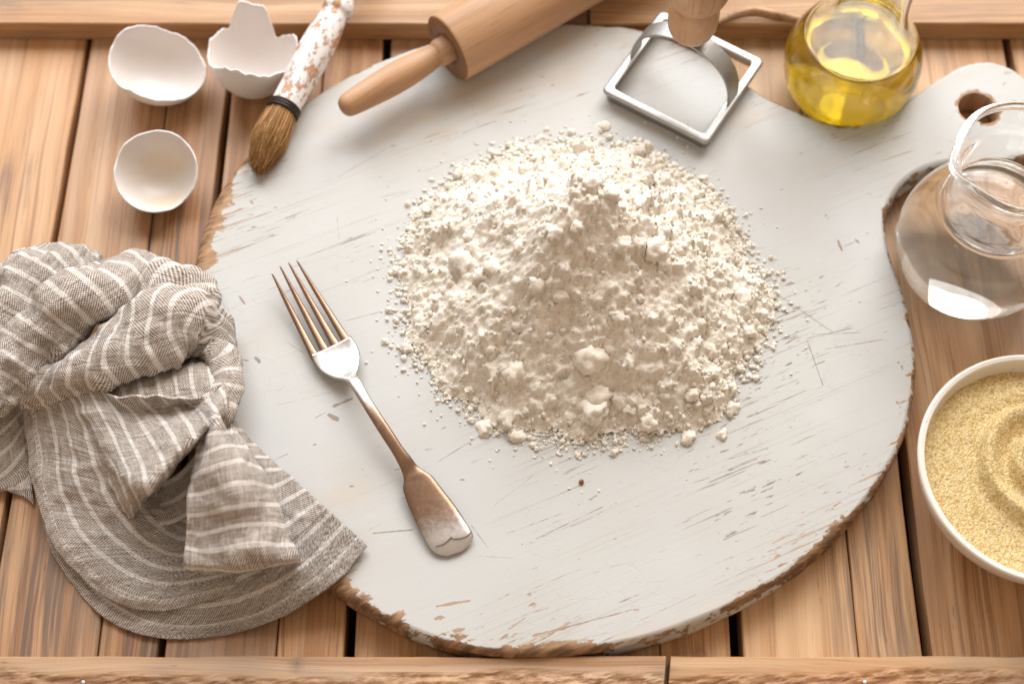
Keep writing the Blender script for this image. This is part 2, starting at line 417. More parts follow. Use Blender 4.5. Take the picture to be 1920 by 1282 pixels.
if np.sum(outl[:, 0] * np.roll(outl[:, 1], -1) - outl[:, 1] * np.roll(outl[:, 0], -1)) < 0: outl = outl[::-1]
tng = np.roll(outl, -1, 0) - np.roll(outl, 1, 0); tng /= np.linalg.norm(tng, axis=1)[:, None]
nrm = np.stack([tng[:, 1], -tng[:, 0]], 1)       # outward for counter-clockwise
hc = W(1832, 203, ZB)[:2]; HR = .0108
ang = np.linspace(0, 2 * np.pi, 40, endpoint=False)[::-1]
hole = hc + HR * np.stack([np.cos(ang), np.sin(ang)], 1)
wob = .0004 * fbm(np.concatenate([outl * 60, np.zeros((len(outl), 1))], 1), 3, 2)
top_ring = outl - nrm * .0012 + nrm * wob[:, None]
def inside(P, poly):
    r = np.zeros(len(P), bool); x, y = P[:, 0], P[:, 1]
    a, b = poly, np.roll(poly, -1, 0)
    for (x0, y0), (x1, y1) in zip(a, b):
        c = ((y0 > y) != (y1 > y)) & (x < (x1 - x0) * (y - y0) / (y1 - y0 + 1e-15) + x0); r ^= c
    return r
def dist_poly(P, poly):
    d = np.full(len(P), 1e9)
    for a, b in zip(poly, np.roll(poly, -1, 0)):
        ba = b - a; h = np.clip(((P - a) @ ba) / (ba @ ba + 1e-15), 0, 1); d = np.minimum(d, np.linalg.norm(P - a - h[:, None] * ba, axis=1))
    return d
lo, hi = outl.min(0), outl.max(0); ST = .0036
gx, gy = np.meshgrid(np.arange(lo[0], hi[0], ST), np.arange(lo[1], hi[1], ST)); G = np.stack([gx.ravel(), gy.ravel()], 1)
G = G[inside(G, outl)]; dG = dist_poly(G, outl[::3]); G = G[(dG > .0028) & (np.linalg.norm(G - hc, axis=1) > HR + .003)]
MK = [((625, 762), (660, 747), 1.0, 1), ((612, 772), (590, 784), .5, .8), ((1571, 452), (1579, 470), .9, .95), ((1604, 450), (1610, 455), .9, .9), ((470, 378), (474, 382), 1.0, .9), ((618, 778), (632, 786), 1.6, 1),
      ((556, 466), (560, 470), 1.1, .7), ((448, 555), (460, 572), 1.4, .9), ((455, 675), (468, 677), .8, .8), ((480, 672), (486, 678), 1.4, 1), ((437, 728), (441, 733), .9, .9),
      ((1440, 540), (1560, 622), .35, .8), ((1513, 637), (1543, 722), .4, .8), ((885, 195), (897, 240), .35, .6), ((631, 398), (636, 455), .4, .6), ((745, 300), (766, 410), .3, .5), ((884, 985), (915, 1027), .35, .8),
      ((1510, 635), (1600, 615), .4, .8), ((1545, 655), (1655, 637), .4, .8), ((1430, 520), (1500, 503), .4, .6), ((1005, 1010), (1130, 950), .4, .8), ((950, 1000), (1055, 962), .4, .7),
      ((1000, 1192), (1065, 1175), 1.0, .9), ((1065, 1175), (1185, 1143), .6, .8), ((818, 1137), (880, 1126), .9, .9), ((820, 1160), (832, 1158), 1.6, .9), ((1095, 1080), (1250, 1030), .3, .6), ((1490, 1055), (1540, 1005), .3, .4),
      ((880, 870), (907, 858), .8, .6), ((1040, 828), (1048, 846), .35, .95), ((1048, 836), (1068, 826), .25, .9), ((700, 1000), (775, 993), .7, .8), ((1455, 1045), (1463, 1040), 1.1, .8), ((1680, 752), (1684, 757), 1.3, .9),
      ((1475, 535), (1483, 531), 1.1, .8), ((1300, 905), (1330, 895), .4, .7), ((1420, 1090), (1450, 1075), .5, .7), ((1160, 1130), (1220, 1105), .5, .7), ((1620, 360), (1630, 365), 1.2, .8), ((1390, 268), (1402, 262), 1.0, .6)]
marks = [(W(a[0], a[1], ZB), W(b[0], b[1], ZB), r * .001, k) for a, b, r, k in MK]
for _ in range(150):
    a_ = np.array([*(hc * 0 + np.array([random.uniform(*sorted((lo[0], hi[0]))), random.uniform(lo[1], hi[1])])), ZB])
    if _ < 55:
        th_ = GRAIN_ANG + random.gauss(0, .16) if random.random() < .8 else random.uniform(0, 3.1); L_ = random.uniform(.006, .034)
        marks.append((a_, a_ + np.array([math.cos(th_), math.sin(th_), 0]) * L_, random.uniform(.16, .30) * .001, random.uniform(.62, .85)))
    else:
        L_ = random.uniform(.0005, .0022); th_ = GRAIN_ANG + random.gauss(0, .3)
        marks.append((a_, a_ + np.array([math.cos(th_), math.sin(th_), 0]) * L_, random.uniform(.3, .8) * .001, random.uniform(.7, 1)))
mp = []
for a_, b_, r, k in marks:
    a2, b2 = a_[:2], b_[:2]; L_ = np.linalg.norm(b2 - a2); d = (b2 - a2) / L_; nn = np.array([-d[1], d[0]]); q = max(3, int(L_ / max(.0007, r)) + 1)
    for s_ in np.linspace(-2 * r, L_ + 2 * r, q + 2):
        for o_ in (-2, -1, 0, 1, 2): mp.append(a2 + d * s_ + nn * o_ * r)
mp = np.array(mp); mp = mp[inside(mp, outl)]; mp = mp[dist_poly(mp, outl[::3]) > .003]
G = np.vstack([G, mp])
n0, n1 = len(top_ring), len(hole)
pts = [Vector(p) for p in np.vstack([top_ring, hole, G])]
edges = [(i, (i + 1) % n0) for i in range(n0)] + [(n0 + i, n0 + (i + 1) % n1) for i in range(n1)]
cv, ce, cf, ov, oe, of = delaunay_2d_cdt(pts, edges, [], 0, 1e-6)
cv = np.array([(v.x, v.y) for v in cv])
keep = []
cen = np.array([cv[list(f)].mean(0) for f in cf]); ok = inside(cen, top_ring) & (np.linalg.norm(cen - hc, axis=1) > HR * .985)
top_faces = [tuple(f) for f, k in zip(cf, ok) if k]
zt = ZB + .00025 * fbm(np.concatenate([cv * 25, np.zeros((len(cv), 1))], 1), 2, 8)
V = [np.concatenate([cv, zt[:, None]], 1)]; F = list(top_faces)
nv = len(cv)
edge = dist_poly(cv, outl[::2]); side = np.zeros(nv)
idx = {tuple(np.round(p, 6)): i for i, p in enumerate(cv)}
def find(p): return int(np.argmin(((cv - p) ** 2).sum(1)))
ring_prev = [find(p) for p in top_ring]
edges_l = [edge]; side_l = [side]
for off, z in ((.0006, ZB - .0007), (.0016, ZB - .0022), (.0022, ZB - .0050), (.0012, ZB - .0075), (.0008, ZB - .0085), (.0022, ZB - .0100), (.0026, ZB - .0130), (.0022, .0030), (.0006, .0006)):
    w2 = .0005 * fbm(np.concatenate([outl * 90, np.full((len(outl), 1), z * 200)], 1), 3, 12)
    R = outl + nrm * (off + w2)[:, None]
    V.append(np.concatenate([R, np.full((n0, 1), z)], 1)); cur = list(range(nv, nv + n0)); nv += n0
    for i in range(n0):
        j = (i + 1) % n0; F.append((ring_prev[i], cur[i], cur[j], ring_prev[j]))
    edges_l.append(np.zeros(n0)); side_l.append(np.ones(n0)); ring_prev = cur
hp = [find(p) for p in hole]
V.append(np.concatenate([hole, np.full((n1, 1), .0008)], 1)); cur = list(range(nv, nv + n1)); nv += n1
for i in range(n1):
    j = (i + 1) % n1; F.append((hp[i], cur[i], cur[j], hp[j]))
edges_l.append(np.zeros(n1)); side_l.append(np.ones(n1))
V = np.vstack(V); edge = np.concatenate(edges_l); side = np.concatenate(side_l)
def spots(lst):
    r = np.zeros(len(V))
    for (px, py, rx, k) in lst:
        q = W(px, py, ZB)[:2]; rr = rx / 3500.0
        r = np.maximum(r, k * np.exp(-(((V[:, :2] - q) ** 2).sum(1)) / rr ** 2))
    return r
wear = spots([(370, 560, 42, .95), (382, 480, 40, .8), (400, 420, 40, .72), (425, 375, 30, .6), (372, 630, 30, .6), (470, 300, 20, .4), (1690, 690, 26, .50), (640, 1095, 34, .66), (690, 1120, 26, .55), (745, 1150, 30, .52),
              (860, 1192, 40, .48), (680, 1005, 14, .55), (1660, 400, 20, .5), (1700, 600, 14, .4), (1560, 985, 40, .28), (1050, 1212, 60, .36), (560, 215, 22, .4), (1105, 52, 30, .4), (960, 60, 30, .3), (1580, 232, 20, .3)])
tan = spots([(1000, 100, 110, 1.0), (1130, 70, 90, .8), (900, 170, 80, .8), (770, 230, 90, .8), (620, 260, 60, .6), (690, 200, 50, .5), (1400, 210, 60, .6), (640, 930, 60, .5), (660, 1000, 60, .5), (560, 700, 60, .25), (1540, 330, 90, .4), (470, 640, 60, .4)])
tan = np.maximum(tan, .5 * np.exp(-edge / .004))
M_PAINT = mat_paint()
mark = np.zeros(len(V))
for a_, b_, r, k in marks:
    ba = (b_ - a_)[:2]; h = np.clip(((V[:, :2] - a_[:2]) @ ba) / (ba @ ba), 0, 1); d = np.linalg.norm(V[:, :2] - a_[:2] - h[:, None] * ba, axis=1)
    mark = np.maximum(mark, k * np.clip(1 - .5 * d / r, 0, 1))
wear[-n1:] = 1.2; wear[hp] = .8
board = make("cutting_board", V, F, M_PAINT, attrs={"edge": edge, "side": side, "wear": wear, "tan": tan, "mark": mark})
fixn(board)
bm_ = board.data
bm_.polygons.foreach_set("use_smooth", [False] * len(top_faces) + [True] * (len(bm_.polygons) - len(top_faces)))
tag(board, "large round paddle board with chipped white paint and a hanging hole in its handle", "cutting board")

# ------------------------------------------------------------------ flour heap
def mat_flour():
    m = NT("wheat_flour"); p = m.coord()
    n = m.noise(p, 900, 5, 0.7); n2 = m.noise(p, 260, 4, 0.6)
    c = m.mix(m.step(n2, 0.3, 0.7), (0.80, 0.735, 0.635), (0.85, 0.795, 0.71))
    h = m.math('ADD', m.math('MULTIPLY', n, 0.5), n2)
    return m.fin(c, 0.95, m.bump(h, 0.9, 0.0012), Specular_IOR_Level=0.05, Subsurface_Weight=0.3, Subsurface_Scale=0.0013, Subsurface_Radius=(1.0, 0.85, 0.65))
M_FLOUR = mat_flour()
PB = W(1092, 508, ZB)[:2]
fo = [(738, 590), (730, 510), (765, 430), (825, 350), (920, 290), (1040, 262), (1140, 262), (1235, 292), (1325, 355), (1395, 440), (1435, 525), (1440, 590), (1405, 690), (1365, 760), (1285, 812), (1180, 822),
      (1040, 818), (960, 812), (890, 785), (815, 730), (765, 665)]
fo = np.array([W(x, y, ZB)[:2] for x, y in fo]) - PB
fa = np.arctan2(fo[:, 1], fo[:, 0]); fr_ = np.hypot(fo[:, 0], fo[:, 1]); od = np.argsort(fa); fa, fr_ = fa[od], fr_[od]
def bound(a): return np.interp(a, np.r_[fa[-3:] - 2 * np.pi, fa, fa[:3] + 2 * np.pi], np.r_[fr_[-3:], fr_, fr_[:3]])
FH = .0735
RIDGES = [((1090, 508), (900, 620), .006, .013), ((1090, 508), (1290, 600), .005, .015), ((1040, 560), (1010, 640), .005, .010), ((1110, 640), (1120, 720), .004, .012), ((1090, 508), (1000, 500), .004, .012)]
rid = [(W(a[0], a[1], ZB)[:2] - PB, W(b[0], b[1], ZB)[:2] - PB, k, w) for a, b, k, w in RIDGES]
def heap(X, Y):
    a = np.arctan2(Y, X); r = np.hypot(X, Y); R = bound(a)
    R = R * (1 + .05 * fbm(np.stack([np.cos(a) * 5, np.sin(a) * 5, a * 0], -1), 3, 31))
    t = np.clip(r / R, 0, 1.2)
    h = FH * np.where(t < 1, .84 * np.clip(1 - (np.sqrt(t * t + .028) - .09) / .90, 0, 1) ** 1.08 + .16 * np.clip(1 - t, 0, 1) ** .8, 0)
    for (p, q, k, w) in rid:
        d = q - p; s = np.clip(((X - p[0]) * d[0] + (Y - p[1]) * d[1]) / (d @ d), 0, 1)
        dd = np.hypot(X - p[0] - s * d[0], Y - p[1] - s * d[1]); h = h + k * np.exp(-(dd / w) ** 2) * (1 - .5 * s) * (t < 1)
    P3 = np.stack([X, Y, X * 0], -1); env = np.clip((1 - t) * 6, 0, 1)
    h = h + env * (.0040 * fbm(P3 * 38, 3, 40) + .0014 * fbm(P3 * 130, 3, 47) + .0009 * fbm(P3 * 420, 2, 53))
    return h, t
STF = .00080; half = .135
gxs = np.arange(-half, half, STF); X, Y = np.meshgrid(gxs, gxs)
H, T = heap(X, Y)
# soft lumps splatted into the surface
N = len(gxs)
for k in range(15000):
    a = random.uniform(0, 2 * math.pi); t = math.sqrt(random.random()) * 1.0
    R = float(bound(np.array([a]))[0]); x, y = math.cos(a) * R * t, math.sin(a) * R * t
    if t > .9 and random.random() < .5: continue
    if float(vnoise(np.array([x * 48, y * 48, 2.0]), 66)) < -.15 and random.random() < .8: continue
    r = min(.0046, .00060 * (1 / max(.02, random.random())) ** .42)
    if t < .12: r = min(r, .003)
    i, j = int((y + half) / STF), int((x + half) / STF); w = int(r / STF) + 2
    sl = (slice(max(0, i - w), i + w + 1), slice(max(0, j - w), j + w + 1))
    el = random.uniform(.7, 1.3); ph = random.uniform(0, 3.14); dx, dy = X[sl] - x, Y[sl] - y
    u = (dx * math.cos(ph) + dy * math.sin(ph)) / el; v = (-dx * math.sin(ph) + dy * math.cos(ph)) * el
    q = 1 - (u * u + v * v) / (r * r)
    b = float(H[min(i, N - 1), min(j, N - 1)]) + r * random.uniform(-.62, .0)
    H[sl] = np.where(q > 0, np.maximum(H[sl], b + r * .85 * np.sqrt(np.clip(q, 0, 1))), H[sl])
wx = .0007 * fbm(np.stack([X, Y, X * 0], -1) * 520, 3, 81) + .0006 * fbm(np.stack([X, Y, X * 0], -1) * 1500, 1, 83); wy = .0007 * fbm(np.stack([X, Y, X * 0 + 9], -1) * 520, 3, 82) + .0006 * fbm(np.stack([X, Y, X * 0 + 4], -1) * 1500, 1, 84)
fi = np.clip((Y + wy + half) / STF, 0, N - 1.001); fj = np.clip((X + wx + half) / STF, 0, N - 1.001); i0 = fi.astype(int); j0 = fj.astype(int); fi -= i0; fj -= j0
H = (H[i0, j0] * (1 - fi) + H[i0 + 1, j0] * fi) * (1 - fj) + (H[i0, j0 + 1] * (1 - fi) + H[i0 + 1, j0 + 1] * fi) * fj
H = H + np.where(T < 1.0, .00055 * fbm(np.stack([X, Y, H], -1) * 700, 2, 61), 0)
mask = (T < 1.0) & (H > .0002)
idg = -np.ones((N, N), int); idg[mask] = np.arange(mask.sum())
V = np.stack([X[mask] + PB[0], Y[mask] + PB[1], H[mask] + ZB], 1)
q = (idg[:-1, :-1] >= 0) & (idg[1:, :-1] >= 0) & (idg[:-1, 1:] >= 0) & (idg[1:, 1:] >= 0)
ii, jj = np.nonzero(q)
F = np.stack([idg[ii, jj], idg[ii, jj + 1], idg[ii + 1, jj + 1], idg[ii + 1, jj]], 1)
# skirt under the rim so the heap is closed against the board
flour = make("flour_heap", V, F, M_FLOUR, loc=(PB[0], PB[1], ZB))
tag(flour, "heap of lumpy white wheat flour in the middle of the white board", "flour")
def surf(x, y):
    i = min(N - 1, max(0, int((y - PB[1] + half) / STF))); j = min(N - 1, max(0, int((x - PB[0] + half) / STF)))
    return float(H[i, j]) if T[i, j] < 1 else 0.0

def lump_mesh(seed, sub):
    bm = bmesh.new(); bmesh.ops.create_icosphere(bm, subdivisions=sub, radius=1)
    P = np.array([v.co[:] for v in bm.verts])
    s = 1 + .26 * fbm(P * 1.4 + seed * 5.1, 2, seed) + .20 * fbm(P * 3.1 + seed, 2, seed + 3) + .20 * fbm(P * 5 + seed, 4, seed + 5, .65)
    sc_ = np.array([1, random.uniform(.75, 1), random.uniform(.6, .85)])
    for v, p, k in zip(bm.verts, P, s): v.co = Vector(p * k * sc_) * .004
    me = bpy.data.meshes.new("clump"); bm.to_mesh(me); bm.free()
    me.polygons.foreach_set("use_smooth", [True] * len(me.polygons)); me.materials.append(M_FLOUR); return me
LM = [lump_mesh(i, 3) for i in range(9)]
def clump(x, y, r, sink=.45, sxyz=(1, 1, 1), rot=None):
    o = bpy.data.objects.new("clump", random.choice(LM)); COL.objects.link(o); o.parent = flour
    o.location = (x - PB[0], y - PB[1], surf(x, y) + r * sink)
    o.scale = (r / .004, r / .004, r / .004); o.rotation_euler = rot or (random.uniform(-.5, .5), random.uniform(-.5, .5), random.uniform(0, 6.3))
BIG = [(1108, 672, 34), (1110, 765, 38), (1122, 745, 26), (950, 785, 26), (968, 818, 22), (908, 802, 22), (1372, 768, 20), (1290, 822, 19), (1354, 816, 14), (1216, 790, 22), (1160, 750, 22), (1178, 770, 16), (1132, 238, 18), (1072, 250, 10),
       (1200, 285, 10), (1405, 622, 16), (1430, 590, 15), (1395, 560, 24), (1338, 368, 9), (930, 290, 11), (845, 352, 15), (800, 395, 12), (880, 445, 16), (722, 642, 8), (760, 655, 12), (742, 510, 12), (768, 432, 9), (731, 470, 6),
       (1230, 470, 28), (1165, 460, 22), (985, 320, 18), (1060, 310, 16), (1110, 345, 22), (1145, 365, 20), (870, 495, 34), (905, 520, 26), (925, 505, 22), (1040, 440, 20), (975, 465, 18), (1080, 425, 18), (1385, 690, 14), (1340, 700, 16), (1300, 740, 18), (1325, 770, 15), (1250, 740, 16), (965, 700, 30), (1010, 535, 22), (1050, 560, 16), (1150, 590, 14)]
def on_heap(px, py):
    """where the line of sight through (px, py) meets the heap"""
    d = ray(px, py); t = (.11 - CAM[2]) / d[2]
    while True:
        p = CAM + d * t
        if p[2] <= ZB + max(0.0, surf(p[0], p[1])): return p
        t += .0008
for px, py, r in BIG:
    p = on_heap(px, py); clump(p[0], p[1], r / 4300.0, .0 if r > 12 else .35)
for k in range(250):
    a = random.uniform(0, 2 * math.pi); R = float(bound(np.array([a]))[0])
    t = random.choice((math.sqrt(random.random()) * .95, random.gauss(.96, .06), random.gauss(.93, .09)))
    t = min(t, random.uniform(.97, 1.05))
    r = min(.0036, .0009 + .0006 * random.expovariate(1.0)); 
    if t > 1.03: r = min(r, .0022)
    clump(PB[0] + math.cos(a) * R * t, PB[1] + math.sin(a) * R * t, r, .35)
# fine crumbs: one uncountable scatter
bmS = bmesh.new(); bmesh.ops.create_icosphere(bmS, subdivisions=1, radius=1); SV = np.array([v.co[:] for v in bmS.verts]); SF = np.array([[v.index for v in f.verts] for f in bmS.faces]); bmS.free()
VV, FF = [], []; c = 0
for k in range(4200):
    a = random.uniform(0, 2 * math.pi); R = float(bound(np.array([a]))[0])
    t = random.gauss(.95, .055) if random.random() < .55 else math.sqrt(random.random())
    if random.random() < .022: t = random.uniform(1.0, 1.22)
    r = min(.0017, .00035 + .0004 * random.expovariate(1.0))
    if t > 1.08: r = min(r, .0007)
    x, y = PB[0] + math.cos(a) * R * t, PB[1] + math.sin(a) * R * t
    s = SV * (1 + RNG.uniform(-.45, .45, (len(SV), 1))) * r * RNG.uniform(.6, 1.35, 3)
    VV.append(s + np.array([x, y, ZB + surf(x, y) + r * .3])); FF.append(SF + c); c += len(SV)
o = make("flour_crumb", np.vstack(VV) - np.array([PB[0], PB[1], ZB]), np.vstack(FF), M_FLOUR, flour); o["kind"] = "stuff"

# ------------------------------------------------------------------ brown crumb on the board
M_CRUMB = mat_simple("brown_crumb", (0.20, 0.085, 0.03), 0.7)
for k, (px, py, r, lab) in enumerate(((1090, 904, .0013, "tiny brown crumb lying on bare white paint below the flour heap"), )):
    p = W(px, py, ZB); bm = bmesh.new(); bmesh.ops.create_icosphere(bm, subdivisions=2, radius=r)
    for v in bm.verts: v.co *= 1 + .35 * mnoise.noise(v.co * 1500 + Vector((k, 0, 0)))
    me = bpy.data.meshes.new("crumb"); bm.to_mesh(me); bm.free(); me.materials.append(M_CRUMB)
    o = bpy.data.objects.new("crumb", me); COL.objects.link(o); o.location = (p[0], p[1], ZB + r * .7); tag(o, lab, "crumb")

# ------------------------------------------------------------------ fork
def mat_silver():
    m = NT("tarnished_silver"); p = m.coord()
    s = m.attr("silver").outputs["Fac"]; n = m.noise(p, 420, 5, 0.7); n2 = m.noise(p, 90, 3)
    k = m.step(m.math('ADD', s, m.math('MULTIPLY', m.math('SUBTRACT', m.math('ADD', m.math('MULTIPLY', n, .6), m.math('MULTIPLY', n2, .4)), 0.5), 0.7)), 0.10, 0.95)
    c = m.mix(k, (0.27, 0.17, 0.115), (0.64, 0.62, 0.60))
    spk = m.step(m.noise(p, 1300, 3, .6), 0.62, 0.7)
    c = m.mix(m.math('MULTIPLY', spk, 0.3), c, (0.62, 0.5, 0.42))
    r = m.math('ADD', 0.24, m.math('MULTIPLY', n, 0.20))
    return m.fin(c, r, m.bump(n, 0.05, 0.0003), Metallic=1.0)
M_SILVER = mat_silver()
fork = tag(empty("fork", W(700, 780, ZB)), "old silver table fork with brown tarnish lying on the white board", "fork")
sect = [((583, 668), (658, 632), 4.6, 1.6, .55), ((591, 684), (669, 648), 4.2, 1.7, .95), ((603, 698), (675, 666), 4.4, 1.9, 1.0), ((624, 709), (673, 686), 6.4, 2.0, .95), ((645, 714), (669, 702), 9.0, 2.4, .8), ((656, 724), (677, 713), 11.0, 2.7, .7),
        ((673, 750), (692, 741), 12.6, 2.7, .5), ((694, 784), (713, 774), 12.8, 2.6, .25), ((716, 819), (736, 808), 11.6, 2.4, .12), ((735, 848), (755, 837), 10.0, 2.3, .05), ((748, 872), (770, 856), 8.6, 2.2, .03), ((756, 892), (783, 873), 6.8, 2.1, 0.02),
        ((757, 905), (799, 884), 6.3, 2.0, 0.03), ((756, 918), (811, 893), 5.9, 1.9, 0.05), ((764, 943), (832, 920), 5.1, 1.9, .10), ((776, 970), (853, 947), 4.4, 1.9, .22), ((789, 997), (871, 974), 3.8, 1.9, .5), ((801, 1019), (884, 995), 3.2, 1.9, .95),
        ((810, 1031), (887, 1008), 2.7, 1.8, 1.0), ((822, 1039), (880, 1021), 2.2, 1.5, .95), ((838, 1042), (866, 1033), 1.8, 1.0, .9)]
Ls = cr([np.r_[W(a[0], a[1], ZB + z * .001), 0] for a, b, z, th, s in sect], 110); Rs = cr([np.r_[W(b[0], b[1], ZB + z * .001), 0] for a, b, z, th, s in sect], 110)
thk = cr([[th, s] for *_, th, s in sect], 110)
V = []; S = []
mc = 14
for i in range(110):
    L, R = Ls[i, :3], Rs[i, :3]; th = thk[i, 0] * .001
    wdt = np.linalg.norm(R - L)
    for k in range(mc):
        a = 2 * math.pi * k / mc
        cx = .5 - .5 * math.copysign(abs(math.cos(a)) ** .75, math.cos(a)); cz = math.copysign(abs(math.sin(a)) ** .8, math.sin(a)) * th * .5
        # the bowl is dished: sides higher than the middle near the tines
        dish = (.0016 * max(0, 1 - i / 22.0)) * (2 * cx - 1) ** 2
        V.append(L + (R - L) * cx + np.array([0, 0, cz + dish])); S.append(thk[i, 1])
F = grid_faces(110, mc, True) + [tuple(range(mc)), tuple(109 * mc + k for k in range(mc))]
o = make("handle", V, F, M_SILVER, None, loc=W(700, 780, ZB), attrs={"silver": S}); fixn(o); place(o, fork)
tips = [(510, 513), (525, 499), (541, 492.5), (556.5, 488.5)]; roots = [(594, 676), (614.5, 667), (635, 657), (655, 647)]
for (tx, ty), (rx, ry) in zip(tips, roots):
    cp = [(0, 11.5, .75, .7), (.12, 9.6, 1.5, 1.0), (.35, 6.6, 2.6, 1.5), (.6, 4.9, 3.4, 1.9), (.8, 4.5, 4.0, 2.0), (.92, 4.5, 4.6, 1.7), (1.0, 4.4, 5.0, 1.2)]
    C = cr([W(tx + (rx - tx) * t, ty + (ry - ty) * t, ZB + z * .001) for t, z, w, h in cp], 44); wh = cr([[w, h] for *_, w, h in cp], 44)
    V = []; S = []
    for i in range(44):
        d = C[min(43, i + 1)] - C[max(0, i - 1)]; x = np.cross(d, (0, 0, 1)); x /= np.linalg.norm(x); u = np.cross(x, d); u /= np.linalg.norm(u)
        for k in range(10):
            a = 2 * math.pi * k / 10; V.append(C[i] + x * (math.cos(a) * wh[i, 0] * .0005) + u * (math.sin(a) * wh[i, 1] * .0005)); S.append(max(0, (i - 36) / 8.0) * .6 + .04)
    F = grid_faces(44, 10, True) + [tuple(range(10)), tuple(43 * 10 + k for k in range(10))]
    o = make("tine", V, F, M_SILVER, None, loc=C[20], attrs={"silver": S}); fixn(o); place(o, fork)
# raised shell line at the end of the handle
M_GROOVE = mat_simple("tarnish_line", (0.14, 0.10, 0.08), 0.5, Metallic=0.6)
gl = [(817, 1024, 4.3), (832, 1019, 4.5), (843, 1010, 4.7), (846, 1006, 4.75), (849, 1009, 4.7), (862, 1009, 4.5), (876, 1004, 4.4), (884, 996, 4.2)]
C = resample([W(x, y, ZB + z * .001) for x, y, z in gl], 40); V = []
for i in range(40):
    d = C[min(39, i + 1)] - C[max(0, i - 1)]; x = np.cross(d, (0, 0, 1)); x /= np.linalg.norm(x); u = np.cross(x, d); u /= np.linalg.norm(u)
    for k in range(6): a = k * math.pi / 3; V.append(C[i] + (x * math.cos(a) * .00028 + u * math.sin(a) * .0003))
o = make("engraved_line", V, grid_faces(40, 6, True), M_GROOVE, None, loc=C[20]); fixn(o); place(o, fork)

# ------------------------------------------------------------------ egg shells
def mat_shell():
    m = NT("egg_shell"); p = m.coord(); n = m.noise(p, 600, 3); b = m.noise(p, 40, 2)
    c = m.mix(b, (0.74, 0.725, 0.715), (0.79, 0.775, 0.76))
    return m.fin(c, 0.48, m.bump(n, 0.12, 0.0004))
def mat_membrane():
    m = NT("egg_membrane"); p = m.coord(); b = m.noise(p, 45, 3); n = m.noise(p, 300, 3)
    y = m.attr("yolk").outputs["Fac"]
    c = m.mix(b, (0.70, 0.65, 0.625), (0.76, 0.715, 0.685))
    c = m.mix(m.math('MULTIPLY', y, m.step(b, .35, .6)), c, (0.72, 0.56, 0.30))
    return m.fin(c, 0.35, m.bump(n, 0.1, 0.0005))
M_SHELL = mat_shell(); M_MEMB = mat_membrane()
def eggshell(px, py, zc, axis, rx, ry, rz, cut, label, yolk=0.0, curl=1.0, xref=(1, 0, 0), grp="broken egg shells on the pallet"):
    na, nt = 120, 44; V = []; Fm = []; c = W(px, py, zc); yk = []
    a3 = np.array(axis, float); a3 /= np.linalg.norm(a3); x3 = np.array(xref, float); x3 -= a3 * (x3 @ a3); x3 /= np.linalg.norm(x3); y3 = np.cross(a3, x3)
    for layer, k in ((0, 1.0), (1, 1 - .0009 / rx)):
        for i in range(nt):
            for j in range(na):
                ph = 2 * math.pi * j / na; tm = math.radians(cut(ph)); t = tm * i / (nt - 1)
                st_ = math.sin(t) if t < math.pi / 2 else 1 - (1 - math.sin(t)) * curl
                l = np.array([rx * st_ * math.cos(ph), ry * st_ * math.sin(ph), -rz * math.cos(t)]) * k
                V.append(c + x3 * l[0] + y3 * l[1] + a3 * l[2])
                yk.append(yolk * max(0, 1 - abs(t - .5) / .8) if layer else 0)
    F = []; mi = []
    n = nt * na
    for i in range(nt - 1):
        for j in range(na):
            j2 = (j + 1) % na
            F.append((i * na + j, i * na + j2, (i + 1) * na + j2, (i + 1) * na + j)); mi.append(0)
            F.append((n + i * na + j, n + (i + 1) * na + j, n + (i + 1) * na + j2, n + i * na + j2)); mi.append(1)
    for j in range(na):
        j2 = (j + 1) % na; e = (nt - 1) * na
        F.append((e + j, e + j2, n + e + j2, n + e + j)); mi.append(0)
    V = np.array(V); dz = V[:, 2].min(); V[:, 2] -= dz - .0003
    o = make("egg_shell", V, F, [M_SHELL, M_MEMB], loc=(c[0], c[1], 0), mi=mi, attrs={"yolk": yk})
    bm = bmesh.new(); bm.from_mesh(o.data); bmesh.ops.remove_doubles(bm, verts=bm.verts, dist=1e-5); bmesh.ops.recalc_face_normals(bm, faces=bm.faces); bm.to_mesh(o.data); bm.free()
    return tag(o, label, "egg shell", grp)
def jag(ph, seed, amp, f=3.0):
    return amp * float(fbm(np.array([math.cos(ph) * f + seed * 7.7, math.sin(ph) * f, seed * 1.3]), 4, seed, .6))
def poly_cut(pts):
    """piecewise linear cut angle: straight fracture edges"""
    A = np.radians([p[0] for p in pts]); B = [p[1] for p in pts]
    return lambda ph: float(np.interp(ph, np.r_[A, A[0] + 2 * math.pi], np.r_[B, B[0]]))
pc1 = poly_cut([(0, 90), (60, 96), (100, 94), (140, 92), (158, 76), (200, 60), (228, 62), (246, 74), (290, 77), (330, 82)])
eggshell(297, 120, .0235, (.42, .16, .89), .0285, .0255, .0250, lambda p: pc1(p) + jag(p, 1, 2.6, 4), "broken white egg shell with smooth wide opening, left of the shell with the tall shard")
def cut2(p):
    d = math.degrees(p)
    b = 80 + 5 * math.sin(3 * p + .6)
    s = max(0, min(1, (31 - abs(d - 96)) / 15)) * 34 + math.exp(-((d - 20) / 14) ** 2) * 8
    return b + s + jag(p, 2, 3.2, 3.5)
eggshell(471, 80, .034, (.06, .36, .93), .0266, .0262, .0340, cut2, "broken white egg shell with jagged rim and one tall pointed shard, beside the brush handle", curl=.5)
pc3 = poly_cut([(0, 80), (60, 84), (120, 84), (180, 82), (240, 80), (286, 80), (300, 66), (316, 62), (332, 74)])
eggshell(291, 322, .023, (.02, -.27, .96), .0236, .0240, .0250, lambda p: pc3(p) + jag(p, 3, 1.5), "broken egg shell lying open with yellowish white inside, nearest to the striped cloth", .45)

